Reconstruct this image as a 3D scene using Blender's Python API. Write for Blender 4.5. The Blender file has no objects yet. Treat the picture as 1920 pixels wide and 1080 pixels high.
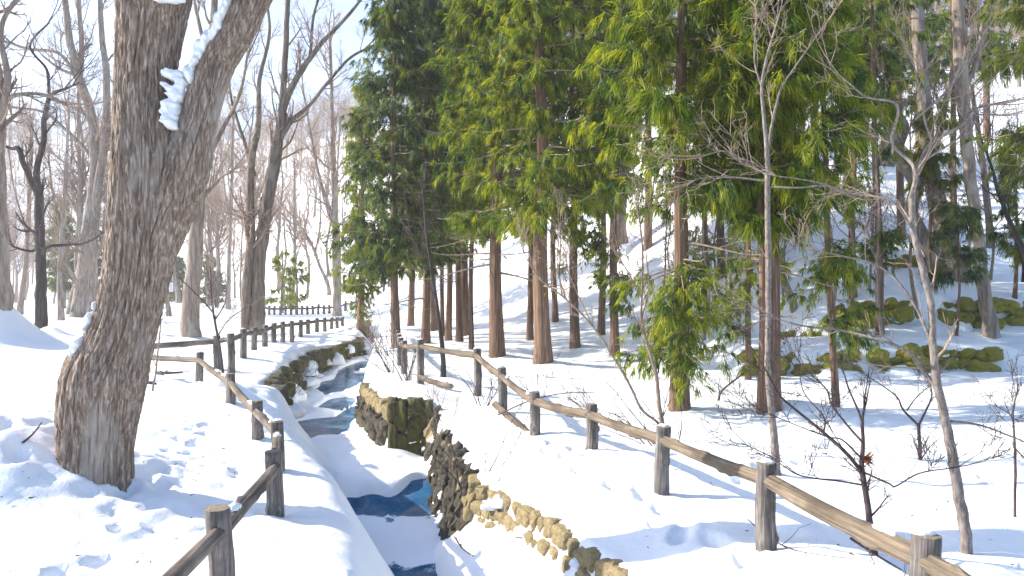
import bpy, math, random
import numpy as np
from mathutils import Vector

# ------------------------------------------------------------------ camera, sky, sun, exposure
scene = bpy.context.scene
CAM_H, FOCAL = 2.3, 1450.0            # eye height above the snow; focal length in pixels of a 1920 wide frame
cam_data = bpy.data.cameras.new("camera")
cam_data.sensor_width = 36.0
cam_data.lens = 36.0 * FOCAL / 1920.0
cam_data.clip_start, cam_data.clip_end = 0.1, 3000.0
camera = bpy.data.objects.new("camera", cam_data)
camera.location = (0, 0, CAM_H)
camera.rotation_euler = (math.radians(90), 0, 0)
scene.collection.objects.link(camera)
scene.camera = camera

SUN_AZ, SUN_EL = math.radians(-82), math.radians(31)      # azimuth from +Y, clockwise
world = bpy.data.worlds.new("World")
scene.world = world
world.use_nodes = True
wn = world.node_tree
sky = wn.nodes.new("ShaderNodeTexSky")
sky.sky_type = 'NISHITA'
sky.sun_disc = False
sky.sun_elevation = SUN_EL
sky.sun_rotation = SUN_AZ
sky.air_density, sky.dust_density, sky.ozone_density = 1.0, 1.3, 4.0
wn.links.new(sky.outputs[0], wn.nodes["Background"].inputs[0])
wn.nodes["Background"].inputs[1].default_value = 0.13

sun_data = bpy.data.lights.new("sun", 'SUN')
sun_data.energy = 4.5
sun_data.angle = math.radians(0.5)
sun_data.color = (1.0, 0.93, 0.81)
sun = bpy.data.objects.new("sun", sun_data)
sun_dir = Vector((math.sin(SUN_AZ) * math.cos(SUN_EL), math.cos(SUN_AZ) * math.cos(SUN_EL), math.sin(SUN_EL)))
sun.rotation_euler = sun_dir.to_track_quat('Z', 'Y').to_euler()
scene.collection.objects.link(sun)

vs = scene.view_settings
vs.view_transform, vs.look = 'Standard', 'None'
vs.exposure, vs.gamma = 1.25, 1.0
vs.use_curve_mapping = False
scene.cycles.max_bounces = 6
scene.cycles.diffuse_bounces = 3
scene.cycles.transparent_max_bounces = 6
scene.cycles.use_denoising = True
scene.cycles.volume_bounces = 1
scene.cycles.volume_max_steps = 64

RNG = np.random.default_rng(7)
col = scene.collection
PI = math.pi

# ------------------------------------------------------------------ small numeric helpers
_perm = np.random.default_rng(11).permutation(256)
_perm = np.concatenate([_perm, _perm, _perm])
_val = np.random.default_rng(12).uniform(-1, 1, 256)

def noise3(x, y, z):
    """smooth value noise in -1..1"""
    x, y, z = np.broadcast_arrays(np.asarray(x, float), np.asarray(y, float), np.asarray(z, float))
    xi, yi, zi = np.floor(x).astype(int), np.floor(y).astype(int), np.floor(z).astype(int)
    fx, fy, fz = x - xi, y - yi, z - zi
    fx, fy, fz = (f * f * f * (f * (f * 6 - 15) + 10) for f in (fx, fy, fz))
    def h(a, b, c):
        return _val[_perm[_perm[_perm[a & 255] + (b & 255)] + (c & 255)]]
    r = 0
    for a, wx in ((0, 1 - fx), (1, fx)):
        for b, wy in ((0, 1 - fy), (1, fy)):
            for c, wz in ((0, 1 - fz), (1, fz)):
                r = r + wx * wy * wz * h(xi + a, yi + b, zi + c)
    return r

def fbm(x, y, z, octaves=4, gain=0.5):
    r, a, f = 0, 1.0, 1.0
    for k in range(octaves):
        r = r + a * noise3(np.asarray(x) * f + 17.3 * k, np.asarray(y) * f, np.asarray(z) * f)
        a *= gain
        f *= 2.03
    return r

def sstep(a, b, x):
    t = np.clip((np.asarray(x, float) - a) / (b - a), 0, 1)
    return t * t * (3 - 2 * t)

def unit(v):
    return v / np.maximum(np.linalg.norm(v, axis=-1, keepdims=True), 1e-9)

# ------------------------------------------------------------------ the lie of the land
LY = [0, 4, 6.3, 8.3, 10.65, 13.6, 16.2, 17.4, 18.4, 21, 26, 31, 34, 40, 47, 60]
LX = [0.3, -0.45, -1.03, -1.55, -2.46, -3.85, -4.85, -5.15, -5.9, -6.4, -7.1, -7.2, -6.9, -7.8, -9.2, -11]
RY = [0, 4, 7, 8.6, 9.9, 10.8, 13, 15.15, 15.3, 17, 19, 24, 34, 42, 47, 60]
RX = [3.6, 2.1, 1.1, .53, 0.0, -.5, -.98, -1.5, -2.3, -2.95, -3.6, -4.5, -6.0, -6.9, -7.9, -10]
RIMY = [0, 7, 13.0, 15.2, 19, 30, 60]
RIMZ = [-.35, -.31, -.31, .02, -.05, -.05, 0]
FLY = [0, 13.35, 13.6, 16, 20, 25, 34, 45, 58, 70]
FLZ = [-1.5, -1.5, -1.12, -1.05, -1.0, -.87, -.7, -.4, -.1, 0]

YBX = [-90, -60, -30, -15, -5, 2, 6, 9, 12, 20, 60, 150]
YBY = [170, 150, 110, 72, 50, 38, 34.5, 29.5, 26, 25, 19, 0]
SLX = [-90, -30, -15, -5, 2, 9, 15, 30]
SLS = [.62, .62, .55, .34, .36, .42, .5, .5]

def hill(X, Y):
    d = Y - np.interp(X, YBX, YBY)
    s = np.interp(X, SLX, SLS)
    k = 2.5
    up = k * np.logaddexp(0, d / k) * s
    cap = np.interp(X, [-60, -20, 0], [105, 100, 62])
    up = cap * (1 - np.exp(-up / cap))
    t1 = .55 * sstep(6.0, 7.0, X) * sstep(20.7, 21.1, Y + .25 * np.sin(X * .9)) * (1 - .6 * sstep(13.4, 15, X))
    t2 = .75 * sstep(9.0, 10.2, X) * sstep(25.2, 25.6, Y + .2 * np.sin(X * .7))
    t3 = .5 * sstep(14, 14.6, X) * sstep(29.4, 29.8, Y) * (1 - sstep(18, 19, X))
    return up + t1 + t2 + t3

MOUNDS = [(-5.75, 8.5, 1.0, 1.05), (-20.6, 30, 2.3, 1.15), (-22.2, 37.2, .55, .5), (-38, 71, 1.4, 1.0), (-14.4, 34.4, .25, .6),
          (-2.9, 16.9, .22, .8), (-2.2, 15.9, .2, .5), (1.25, 22.9, .2, .8), (-.4, 25.6, .2, .8), (3.4, 14.5, .18, .55), (5.2, 14.2, .28, .7),
          (2.5, 29.6, .2, .7), (3.5, 25.7, .2, .6), (-6.3, 15.8, .3, 1.0), (-8.3, 24, .3, 1.3), (-8.7, 28, .22, 1.4), (-5.6, 15.2, .18, .7), (2.6, 6.3, .14, .45), (1.5, 10.4, .12, .6)]
_r = np.random.default_rng(5)
PRINTS = []
for (x0, y0, x1, y1, n) in [(2.2, 5.6, 1.35, 9.6, 13), (1.0, 10.0, .4, 12.0, 7), (-3.2, 5.2, -5.2, 13.0, 22), (-4.6, 5.5, -6.4, 12.5, 16), (-8, 12, -10, 17, 14), (-11, 9, -13, 22, 22),
                            (2.8, 9.5, 5.5, 12.5, 10), (4.5, 8.2, 7.5, 11, 12)]:
    for k in range(n):
        t = (k + .5) / n
        PRINTS.append((x0 + (x1 - x0) * t + (.13 if k % 2 else -.13) + _r.normal(0, .06), y0 + (y1 - y0) * t + _r.normal(0, .06),
                       math.atan2(y1 - y0, x1 - x0) + _r.normal(0, .3), _r.uniform(.05, .11)))
for k in range(25):
    PRINTS.append((_r.uniform(-7.5, -2.6), _r.uniform(4.5, 14), _r.uniform(0, 6.28), _r.uniform(.03, .09)))

def terrain(X, Y, detail=True):
    X, Y = np.broadcast_arrays(np.asarray(X, float), np.asarray(Y, float))
    base = hill(X, Y)
    far = sstep(60, 140, Y)
    base = base + .10 * fbm(X * .22, Y * .22, 3.1, 2) * (1 + 3 * far)
    for (mx, my, h, s) in MOUNDS:
        base = base + h * np.exp(-((X - mx) ** 2 + (Y - my) ** 2) / (2 * s * s))
    if detail:
        near = 1 - sstep(30, 70, Y)
        base = base + near * ((.045 * fbm(X * 1.1, Y * 1.1, 7.7, 3)) + .012 * fbm(X * 5.5, Y * 5.5, 1.2, 2))
        rough = near * sstep(-1.4, -2.6, X) * (1 - sstep(15, 22, Y))
        base = base + rough * (.055 * np.abs(fbm(X * 1.7, Y * 1.7, 9.3, 4)) + .018 * fbm(X * 4.5, Y * 4.5, 2.3, 2))
    xl, xr = np.interp(Y, LY, LX), np.interp(Y, RY, RX)
    rim = np.interp(Y, RIMY, RIMZ)
    a, b = X - xl, xr - X
    # the right shelf dips to its rim, the left bank rounds off
    act = 1 - sstep(48, 58, Y)
    dip = sstep(-1.4, 0.0, b) * act * sstep(-.3, .5, a)
    base = base * (1 - dip) + rim * dip + dip * (1 - dip) * .05
    wl = np.interp(Y, [0, 15, 17.5, 19, 60], [1.0, .9, .5, .28, .4])
    lo = np.interp(Y, [0, 15, 18, 60], [-.75, -.6, -.3, -.3])
    tl = np.clip((a - lo) / (wl - lo), 0, 1) ** 1.6
    tl = tl * tl * (3 - 2 * tl)
    tr = sstep(-.03, .17, b)
    t = tl * tr * act
    fl = np.interp(Y, FLY, FLZ)
    # snow slumped against the right wall near the camera
    xw = np.interp(Y, [0, 9.5, 10.2, 11.2, 12.3, 12.9], [-.6, -.95, -1.02, -1.18, -1.25, -.9])
    q = np.clip((X - xw) / np.maximum(xr - xw, .2), 0, 1.1)
    slump = -1.62 + (1.00 - .85 * sstep(10.0, 12.2, Y)) * np.power(q, .62)
    fl_near = np.where(X > xw, np.maximum(slump, -1.62), -1.62)
    fl_near = np.where((Y > 12.3), -1.62 + (fl_near + 1.62) * (1 - sstep(12.2, 12.8, Y)), fl_near)
    mound = fl + .10 + .16 * np.exp(-((X + 2.6) / .9) ** 2 - ((Y - 14.6) / .8) ** 2) + .85 * sstep(-1.72, -1.25, X) * sstep(13.8, 15.1, Y) * (1 - sstep(15.5, 16.2, Y)) + .06 * fbm(X * 1.8, Y * 1.8, .5, 2)
    for (px_, py_, rx_, ry_) in [(-4.6, 18.3, .78, 1.35), (-5.6, 25.8, .68, 2.5), (-4.9, 21.6, .42, 1.2), (-4.15, 19.9, .32, 1.6), (-6.05, 29.8, .45, 2.3), (-6.4, 38, .5, 4)]:
        e = ((X - px_) / rx_) ** 2 + ((Y - py_) / ry_) ** 2 + .35 * noise3(X * 2.2, Y * 1.2, 4.4)
        mound = mound - .36 * (1 - sstep(.75, 1.25, e))
    weir = 13.5 + .18 * np.sin(X * 3.1) + .1 * np.sin(X * 7)
    w = sstep(-.06, .10, Y - weir)
    floor = fl_near * (1 - w) + mound * w
    z = base * (1 - t) + floor * t
    if detail:
        for (fx, fy, fa, fd) in PRINTS:
            dx, dy = X - fx, Y - fy
            m = (np.abs(dx) < .5) & (np.abs(dy) < .5)
            if m.any():
                u = dx[m] * math.cos(fa) + dy[m] * math.sin(fa)
                v = -dx[m] * math.sin(fa) + dy[m] * math.cos(fa)
                e = (u / .19) ** 2 + (v / .095) ** 2
                zz = z[m] - fd * np.exp(-e * e) + fd * .28 * np.exp(-(np.sqrt(e) - 1.5) ** 2 * 4)
                z = z.copy() if not z.flags.writeable else z
                z[m] = zz
    return z

def tz(x, y):
    return float(terrain(np.array([x]), np.array([y]))[0])

def at(px, py, Y):
    """a point Y metres ahead that is seen at this pixel of the 1920 x 1080 photograph"""
    return np.array([(px - 960) / FOCAL * Y, Y, CAM_H - (py - 540) / FOCAL * Y])

_sweep = np.concatenate([np.arange(4, 60, .05), np.arange(60, 420, .5)])
def hit(px, py):
    """where the sight line through a pixel meets the snow"""
    X = (px - 960) / FOCAL * _sweep
    Z = CAM_H - (py - 540) / FOCAL * _sweep
    g = terrain(X, _sweep, False)
    k = int(np.argmax(g >= Z))
    return float(X[k]), float(_sweep[k]), tz(X[k], _sweep[k])

# ------------------------------------------------------------------ mesh helpers
class Build:
    """collects vertices and faces, then links them as one object"""
    def __init__(self):
        self.v, self.q, self.t, self.n = [], [], [], 0
        self.tint = []
    def add(self, verts, quads=None, tris=None, tint=0.5):
        verts = np.asarray(verts, np.float32).reshape(-1, 3)
        if quads is not None and len(quads):
            self.q.append(np.asarray(quads, np.int64).reshape(-1, 4) + self.n)
        if tris is not None and len(tris):
            self.t.append(np.asarray(tris, np.int64).reshape(-1, 3) + self.n)
        self.v.append(verts)
        self.tint.append(np.broadcast_to(np.asarray(tint, np.float32), (len(verts),)))
        self.n += len(verts)
    def mesh(self, name, mat, smooth=True):
        me = bpy.data.meshes.new(name)
        v = np.concatenate(self.v)
        q = np.concatenate(self.q) if self.q else np.zeros((0, 4), np.int64)
        t = np.concatenate(self.t) if self.t else np.zeros((0, 3), np.int64)
        loops = np.concatenate([q.ravel(), t.ravel()]).astype(np.int32)
        starts = np.concatenate([np.arange(len(q)) * 4, len(q) * 4 + np.arange(len(t)) * 3]).astype(np.int32)
        me.vertices.add(len(v))
        me.vertices.foreach_set("co", v.ravel())
        me.loops.add(len(loops))
        me.loops.foreach_set("vertex_index", loops)
        me.polygons.add(len(starts))
        me.polygons.foreach_set("loop_start", starts)
        me.polygons.foreach_set("use_smooth", np.full(len(starts), smooth))
        at_ = me.attributes.new("tint", 'FLOAT', 'POINT')
        at_.data.foreach_set("value", np.concatenate(self.tint))
        me.update(calc_edges=True)
        me.validate()
        if mat is not None:
            me.materials.append(mat)
        return me
    def build(self, name, mat, parent=None, smooth=True, loc=None):
        o = bpy.data.objects.new(name, self.mesh(name, mat, smooth))
        col.objects.link(o)
        if name in ("branches", "crown", "stems", "leaf"):
            o["kind"] = "stuff"
        if parent is not None:
            o.parent = parent
        if loc is not None:
            o.location = loc
        return o
    def tubes(self, P, R, sides=6, cap=False, tint=0.5):
        """many tubes of the same point count: P (m,n,3), R (m,n)"""
        P = np.asarray(P, float)
        R = np.asarray(R, float)
        if P.ndim == 2:
            P, R = P[None], R[None]
        m, n, _ = P.shape
        if m == 0:
            return
        T = unit(np.gradient(P, axis=1))
        ax = unit(P[:, -1] - P[:, 0])
        ref = np.where(np.abs(ax[:, 2:3]) > .8, np.array([[0, 1., 0]]), np.array([[0, 0, 1.]]))
        U = unit(np.cross(T, ref[:, None, :]))
        V = np.cross(T, U)
        a = np.arange(sides) * 2 * PI / sides
        ring = P[:, :, None, :] + R[:, :, None, None] * (np.cos(a)[None, None, :, None] * U[:, :, None, :] + np.sin(a)[None, None, :, None] * V[:, :, None, :])
        verts = ring.reshape(-1, 3)
        i = np.arange(n - 1)[:, None] * sides
        j = np.arange(sides)[None, :]
        j2 = (j + 1) % sides
        q = np.stack([i + j2, i + j, i + sides + j, i + sides + j2], -1).reshape(-1, 4)
        quads = (q[None] + (np.arange(m) * n * sides)[:, None, None]).reshape(-1, 4)
        tris = None
        tt = np.repeat(np.broadcast_to(np.asarray(tint, float), (m,)), n * sides)
        if cap:
            ends = P[:, -1] + T[:, -1] * R[:, -1:] * .15
            base = m * n * sides
            k = np.arange(m)[:, None]
            tris = np.stack([np.broadcast_to(base + k, (m, sides)), k * n * sides + (n - 1) * sides + j2, k * n * sides + (n - 1) * sides + j], -1)[..., ::-1].reshape(-1, 3)
            verts = np.concatenate([verts, ends])
            tt = np.concatenate([tt, np.broadcast_to(np.asarray(tint, float), (m,))])
        self.add(verts, quads, tris, tt)

def smooth_path(pts, n):
    """Catmull-Rom style resampling of a few control points"""
    pts = np.asarray(pts, float)
    d = np.concatenate([[0], np.cumsum(np.linalg.norm(np.diff(pts, axis=0), axis=1))])
    s = np.linspace(0, d[-1], n)
    if len(pts) < 3:
        return np.stack([np.interp(s, d, pts[:, k]) for k in range(pts.shape[1])], -1)
    tan = np.gradient(pts, d, axis=0)
    k = np.clip(np.searchsorted(d, s, side='right') - 1, 0, len(d) - 2)
    h = (d[k + 1] - d[k])[:, None]
    u = ((s - d[k]) / (d[k + 1] - d[k]))[:, None]
    return ((2 * u ** 3 - 3 * u ** 2 + 1) * pts[k] + (u ** 3 - 2 * u ** 2 + u) * h * tan[k] +
            (-2 * u ** 3 + 3 * u ** 2) * pts[k + 1] + (u ** 3 - u ** 2) * h * tan[k + 1])

def offshoots(P, R, per, rng, t0=.2, t1=1.0, ang=(30, 65), length=.5, lvar=.35, taper_len=.6, nseg=5, jit=.22, up=.12, rad=.55, rmin=.004, flat=0.0):
    """children of a batch of branches: P (m,n,3), R (m,n) -> the same for the children.  length is metres for the longest."""
    m, n, _ = P.shape
    if m == 0:
        return np.zeros((0, nseg, 3)), np.zeros((0, nseg))
    k = m * per
    idx = np.repeat(np.arange(m), per)
    t = rng.uniform(t0, t1, k) * (n - 1)
    i = np.minimum(t.astype(int), n - 2)
    f = (t - i)[:, None]
    p0 = P[idx, i] * (1 - f) + P[idx, i + 1] * f
    r0 = R[idx, i] * (1 - f[:, 0]) + R[idx, i + 1] * f[:, 0]
    tan = unit(P[idx, i + 1] - P[idx, i])
    rnd = rng.normal(size=(k, 3))
    rnd[:, 2] *= (1 - flat)
    perp = unit(rnd - (rnd * tan).sum(1, keepdims=True) * tan)
    a = np.radians(rng.uniform(ang[0], ang[1], k))[:, None]
    d = unit(np.cos(a) * tan + np.sin(a) * perp)
    plen = np.linalg.norm(np.diff(P, axis=1), axis=2).sum(1)[idx]
    L = (length if length > 0 else -length * plen) * rng.uniform(1 - lvar, 1 + lvar, k) * (1 - taper_len * t / (n - 1))
    Q = np.zeros((k, nseg, 3))
    Q[:, 0] = p0
    for s in range(1, nseg):
        d = unit(d + rng.normal(0, jit, (k, 3)) + np.array([0, 0, up]))
        Q[:, s] = Q[:, s - 1] + d * (L / (nseg - 1))[:, None]
    rr = np.maximum(r0 * rad, rmin)[:, None] * np.linspace(1, .35, nseg)[None]
    return Q, np.maximum(rr, rmin * .6)

def blades(b, P, D, rng, k, length, width, spread, droop, tint, tvar=.25):
    """k narrow needle sprays fanned round each direction: P, D (m,3)"""
    m = len(P)
    if m == 0:
        return
    P = np.repeat(P, k, 0)
    D = np.repeat(D, k, 0)
    tt = np.clip(np.repeat(np.broadcast_to(tint, (m,)), k) + rng.normal(0, tvar * .5, m * k), 0, 1)
    n = m * k
    d = unit(D + rng.normal(0, spread, (n, 3)) + np.array([0, 0, -droop]))
    L = length * rng.uniform(.55, 1.25, n)[:, None]
    side = unit(np.cross(d, rng.normal(size=(n, 3))))
    w = width * rng.uniform(.8, 1.4, n)[:, None]
    p0 = P + rng.normal(0, length * .12, (n, 3))
    mid = p0 + d * L * .5
    tip = p0 + d * L + np.array([0, 0, -1]) * L * droop * .35
    base = p0 * .8 + mid * .2
    V = np.stack([base + side * w * .5, tip, base - side * w * .5], 1).reshape(-1, 3)
    b.add(V, None, np.arange(n * 3).reshape(n, 3), np.repeat(tt, 3))

# ------------------------------------------------------------------ materials
def material(name):
    m = bpy.data.materials.new(name)
    m.use_nodes = True
    nt = m.node_tree
    return m, nt, nt.nodes["Principled BSDF"]

def node(nt, kind, **kw):
    n = nt.nodes.new(kind)
    for k, v in kw.items():
        if k in n.inputs:
            n.inputs[k].default_value = v
        else:
            setattr(n, k, v)
    return n

def ramp(nt, stops, src):
    r = nt.nodes.new("ShaderNodeValToRGB")
    el = r.color_ramp.elements
    while len(el) < len(stops):
        el.new(.5)
    for e, (p, c) in zip(el, stops):
        e.position, e.color = p, (*c, 1)
    nt.links.new(src, r.inputs[0])
    return r.outputs[0]

def mixc(nt, fac, a, b):
    n = nt.nodes.new("ShaderNodeMix")
    n.data_type = 'RGBA'
    for s, v in ((n.inputs[0], fac), (n.inputs[6], a), (n.inputs[7], b)):
        if isinstance(v, (int, float)):
            s.default_value = v
        elif isinstance(v, tuple):
            s.default_value = (*v, 1)
        else:
            nt.links.new(v, s)
    return n.outputs[2]

def stretched(nt, scale, coord="Object"):
    tc = nt.nodes.new("ShaderNodeTexCoord")
    mp = nt.nodes.new("ShaderNodeMapping")
    mp.inputs["Scale"].default_value = scale
    nt.links.new(tc.outputs[coord], mp.inputs[0])
    return mp.outputs[0]

def noise_tex(nt, vec, scale, detail=4, rough=.55, dist=0.0):
    n = node(nt, "ShaderNodeTexNoise", Scale=scale, Detail=detail, Roughness=rough, Distortion=dist)
    if vec is not None:
        nt.links.new(vec, n.inputs["Vector"])
    return n.outputs["Fac"]

def bump(nt, bsdf, src, strength, distance):
    b = node(nt, "ShaderNodeBump", Strength=strength, Distance=distance)
    nt.links.new(src, b.inputs["Height"])
    nt.links.new(b.outputs[0], bsdf.inputs["Normal"])

def make_snow():
    m, nt, b = material("snow")
    v = stretched(nt, (1, 1, 1))
    n1 = noise_tex(nt, v, 9, 6, .65)
    n2 = noise_tex(nt, v, .8, 3)
    nt.links.new(ramp(nt, [(.3, (.84, .865, .90)), (.65, (.90, .905, .915))], n2), b.inputs["Base Color"])
    b.inputs["Roughness"].default_value = .55
    b.inputs["Specular IOR Level"].default_value = .25
    n3 = noise_tex(nt, v, 45, 4, .7)
    ad = node(nt, 'ShaderNodeMath', operation='MULTIPLY_ADD')
    ad.inputs[1].default_value = .3
    nt.links.new(n3, ad.inputs[0])
    nt.links.new(n1, ad.inputs[2])
    bump(nt, b, ad.outputs[0], .5, .03)
    return m

def make_bark(name, dark, mid, light, scale=(14, 14, 1.6), rough=.95, bs=.8, bd=.02, lichen=None):
    m, nt, b = material(name)
    v = stretched(nt, scale)
    n1 = noise_tex(nt, v, 1.0, 6, .62, .4)
    n2 = noise_tex(nt, stretched(nt, (1.6, 1.6, .7)), 1.0, 3)
    c = ramp(nt, [(.28, dark), (.5, mid), (.72, light)], n1)
    if lichen:
        f = ramp(nt, [(.55, (0, 0, 0)), (.68, (1, 1, 1))], n2)
        c = mixc(nt, f, c, lichen)
    info = nt.nodes.new("ShaderNodeObjectInfo")
    hs = nt.nodes.new("ShaderNodeHueSaturation")
    mr = node(nt, "ShaderNodeMapRange")
    mr.inputs[3].default_value, mr.inputs[4].default_value = .8, 1.2
    nt.links.new(info.outputs["Random"], mr.inputs[0])
    nt.links.new(mr.outputs[0], hs.inputs["Value"])
    nt.links.new(c, hs.inputs["Color"])
    nt.links.new(hs.outputs[0], b.inputs["Base Color"])
    b.inputs["Roughness"].default_value = rough
    b.inputs["Specular IOR Level"].default_value = .15
    bump(nt, b, n1, bs, bd)
    return m

def make_foliage(name, c0, c1, c2, trans):
    """needles: the tint of each tuft runs dark to light; part of the light passes through"""
    m, nt, b = material(name)
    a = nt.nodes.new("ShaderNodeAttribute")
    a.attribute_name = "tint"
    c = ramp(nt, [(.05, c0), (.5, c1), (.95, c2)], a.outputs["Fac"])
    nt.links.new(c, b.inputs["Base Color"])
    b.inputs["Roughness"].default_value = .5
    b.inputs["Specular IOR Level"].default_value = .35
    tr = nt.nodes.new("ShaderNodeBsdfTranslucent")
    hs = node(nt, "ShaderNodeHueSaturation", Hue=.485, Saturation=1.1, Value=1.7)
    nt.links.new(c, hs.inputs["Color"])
    nt.links.new(hs.outputs[0], tr.inputs["Color"])
    mx = node(nt, "ShaderNodeMixShader")
    mx.inputs[0].default_value = trans
    nt.links.new(b.outputs[0], mx.inputs[1])
    nt.links.new(tr.outputs[0], mx.inputs[2])
    nt.links.new(mx.outputs[0], nt.nodes["Material Output"].inputs[0])
    return m

def make_stone(name, base, alt, moss=None, moss_amount=.5):
    m, nt, b = material(name)
    v = stretched(nt, (1, 1, 1))
    n1 = noise_tex(nt, v, 5, 6, .65)
    info = nt.nodes.new("ShaderNodeObjectInfo")
    c = mixc(nt, info.outputs["Random"], base, alt)
    dk = ramp(nt, [(.25, (.42, .40, .38)), (.6, (1, 1, 1)), (.85, (1.25, 1.2, 1.1))], n1)
    mm = nt.nodes.new("ShaderNodeMix")
    mm.data_type = 'RGBA'
    mm.blend_type = 'MULTIPLY'
    mm.inputs[0].default_value = 1
    nt.links.new(c, mm.inputs[6])
    nt.links.new(dk, mm.inputs[7])
    c = mm.outputs[2]
    if moss:
        n2 = noise_tex(nt, v, 2.6, 5, .6)
        f = ramp(nt, [(moss_amount - .1, (0, 0, 0)), (moss_amount + .1, (1, 1, 1))], n2)
        n3 = noise_tex(nt, v, 22, 3)
        mc = ramp(nt, [(.3, moss[0]), (.7, moss[1])], n3)
        c = mixc(nt, f, c, mc)
    nt.links.new(c, b.inputs["Base Color"])
    b.inputs["Roughness"].default_value = .9
    bump(nt, b, noise_tex(nt, v, 11, 8, .7), .9, .05)
    return m

def make_wood(name, dark, mid, light, along='z'):
    m, nt, b = material(name)
    s = {'z': (38, 38, 2.2), 'x': (2.2, 38, 38)}[along]
    v = stretched(nt, s)
    n1 = noise_tex(nt, v, 1, 5, .6, .5)
    n2 = noise_tex(nt, stretched(nt, (3, 3, 3)), 1, 4, .6)
    c = ramp(nt, [(.3, dark), (.52, mid), (.75, light)], n1)
    info = nt.nodes.new("ShaderNodeObjectInfo")
    f = ramp(nt, [(.42, (0, 0, 0)), (.62, (.8, .8, .8))], n2)
    c = mixc(nt, f, c, dark)
    nt.links.new(c, b.inputs["Base Color"])
    b.inputs["Roughness"].default_value = .85
    b.inputs["Specular IOR Level"].default_value = .2
    bump(nt, b, n1, 1.0, .016)
    return m

def make_water():
    m, nt, b = material("icy_water")
    v = stretched(nt, (1, 1, 1))
    n = noise_tex(nt, v, 2.2, 5, .6, .8)
    n2 = noise_tex(nt, v, 60, 2, .6)
    n3 = noise_tex(nt, stretched(nt, (1.2, 2.4, 1)), 1.0, 3)
    b.inputs["Specular IOR Level"].default_value = .25
    b.inputs["IOR"].default_value = 1.14
    c = ramp(nt, [(.30, (.014, .055, .12)), (.50, (.035, .13, .25)), (.64, (.15, .18, .22)), (.74, (.12, .24, .38))], n)
    # wind-blown snow dusting on the ice of the lower pool
    tc = nt.nodes.new("ShaderNodeTexCoord")
    sx = nt.nodes.new("ShaderNodeSeparateXYZ")
    nt.links.new(tc.outputs["Object"], sx.inputs[0])
    wob = node(nt, "ShaderNodeMath", operation='MULTIPLY_ADD')
    wob.inputs[1].default_value, wob.inputs[2].default_value = 1.5, -.75
    nt.links.new(n, wob.inputs[0])
    yw = node(nt, "ShaderNodeMath", operation='ADD')
    nt.links.new(sx.outputs[1], yw.inputs[0])
    nt.links.new(wob.outputs[0], yw.inputs[1])
    band = nt.nodes.new("ShaderNodeMapRange")
    band.interpolation_type = 'SMOOTHSTEP'
    band.inputs[1].default_value, band.inputs[2].default_value = 10.35, 10.95
    nt.links.new(yw.outputs[0], band.inputs[0])
    band2 = nt.nodes.new("ShaderNodeMapRange")
    band2.interpolation_type = 'SMOOTHSTEP'
    band2.inputs[1].default_value, band2.inputs[2].default_value = 13.0, 12.7
    nt.links.new(yw.outputs[0], band2.inputs[0])
    mul = node(nt, "ShaderNodeMath", operation='MULTIPLY')
    nt.links.new(band.outputs[0], mul.inputs[0])
    nt.links.new(band2.outputs[0], mul.inputs[1])
    add = node(nt, "ShaderNodeMath", operation='ADD')
    nt.links.new(mul.outputs[0], add.inputs[0])
    nt.links.new(n2, add.inputs[1])
    f = ramp(nt, [(.62, (0, 0, 0)), (1.0, (1, 1, 1))], add.outputs[0])
    c = mixc(nt, f, c, (.80, .85, .92))
    nt.links.new(c, b.inputs["Base Color"])
    mr = nt.nodes.new("ShaderNodeMapRange")
    mr.inputs[3].default_value, mr.inputs[4].default_value = .14, .6
    nt.links.new(f, mr.inputs[0])
    nt.links.new(mr.outputs[0], b.inputs["Roughness"])
    bump(nt, b, noise_tex(nt, v, 7, 3), .15, .02)
    return m

SNOW = make_snow()
BARK_HERO = make_bark("furrowed_grey_brown_bark", (.085, .058, .042), (.25, .185, .14), (.58, .50, .43), (40, 40, 4.5), bs=.9, bd=.015, lichen=(.40, .35, .31))
BARK_GREY = make_bark("grey_bark", (.09, .07, .058), (.22, .18, .15), (.37, .32, .28), (9, 9, 1.2), lichen=(.30, .29, .27))
BARK_DARK = make_bark("dark_bark", (.022, .018, .018), (.05, .042, .04), (.10, .085, .075), (9, 9, 1.2))
BARK_TAN = make_bark("tan_bark", (.10, .075, .058), (.23, .18, .145), (.38, .32, .27), (9, 9, 1.2), lichen=(.36, .33, .27))
BARK_CEDAR = make_bark("red_brown_fibrous_bark", (.06, .036, .027), (.16, .10, .07), (.33, .215, .15), (26, 26, .9), bs=1.0, bd=.025)
BARK_SAPLING = make_bark("pale_sapling_bark", (.10, .082, .074), (.22, .185, .165), (.38, .335, .30), (30, 30, 12), bs=.3, bd=.004)
TWIG = make_bark("brown_twig_bark", (.14, .10, .08), (.26, .195, .155), (.38, .30, .25), (20, 20, 8), bs=.2, bd=.003)
TWIG_DARK = make_bark("dark_twig_bark", (.04, .028, .03), (.075, .055, .055), (.13, .10, .10), (20, 20, 8), bs=.2, bd=.003)
NEEDLE_GREEN = make_foliage("cedar_needles", (.018, .048, .013), (.085, .145, .014), (.26, .28, .025), .52)
NEEDLE_DARK = make_foliage("dark_cedar_needles", (.016, .042, .022), (.055, .10, .028), (.17, .20, .028), .45)
NEEDLE_LIME = make_foliage("yellow_green_needles", (.05, .09, .014), (.12, .155, .02), (.21, .22, .035), .5)
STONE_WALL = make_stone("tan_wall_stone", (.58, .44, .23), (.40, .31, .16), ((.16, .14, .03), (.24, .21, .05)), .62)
STONE_DARK = make_stone("dark_wall_stone", (.17, .135, .10), (.085, .075, .065), ((.06, .06, .015), (.10, .10, .02)), .58)
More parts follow.
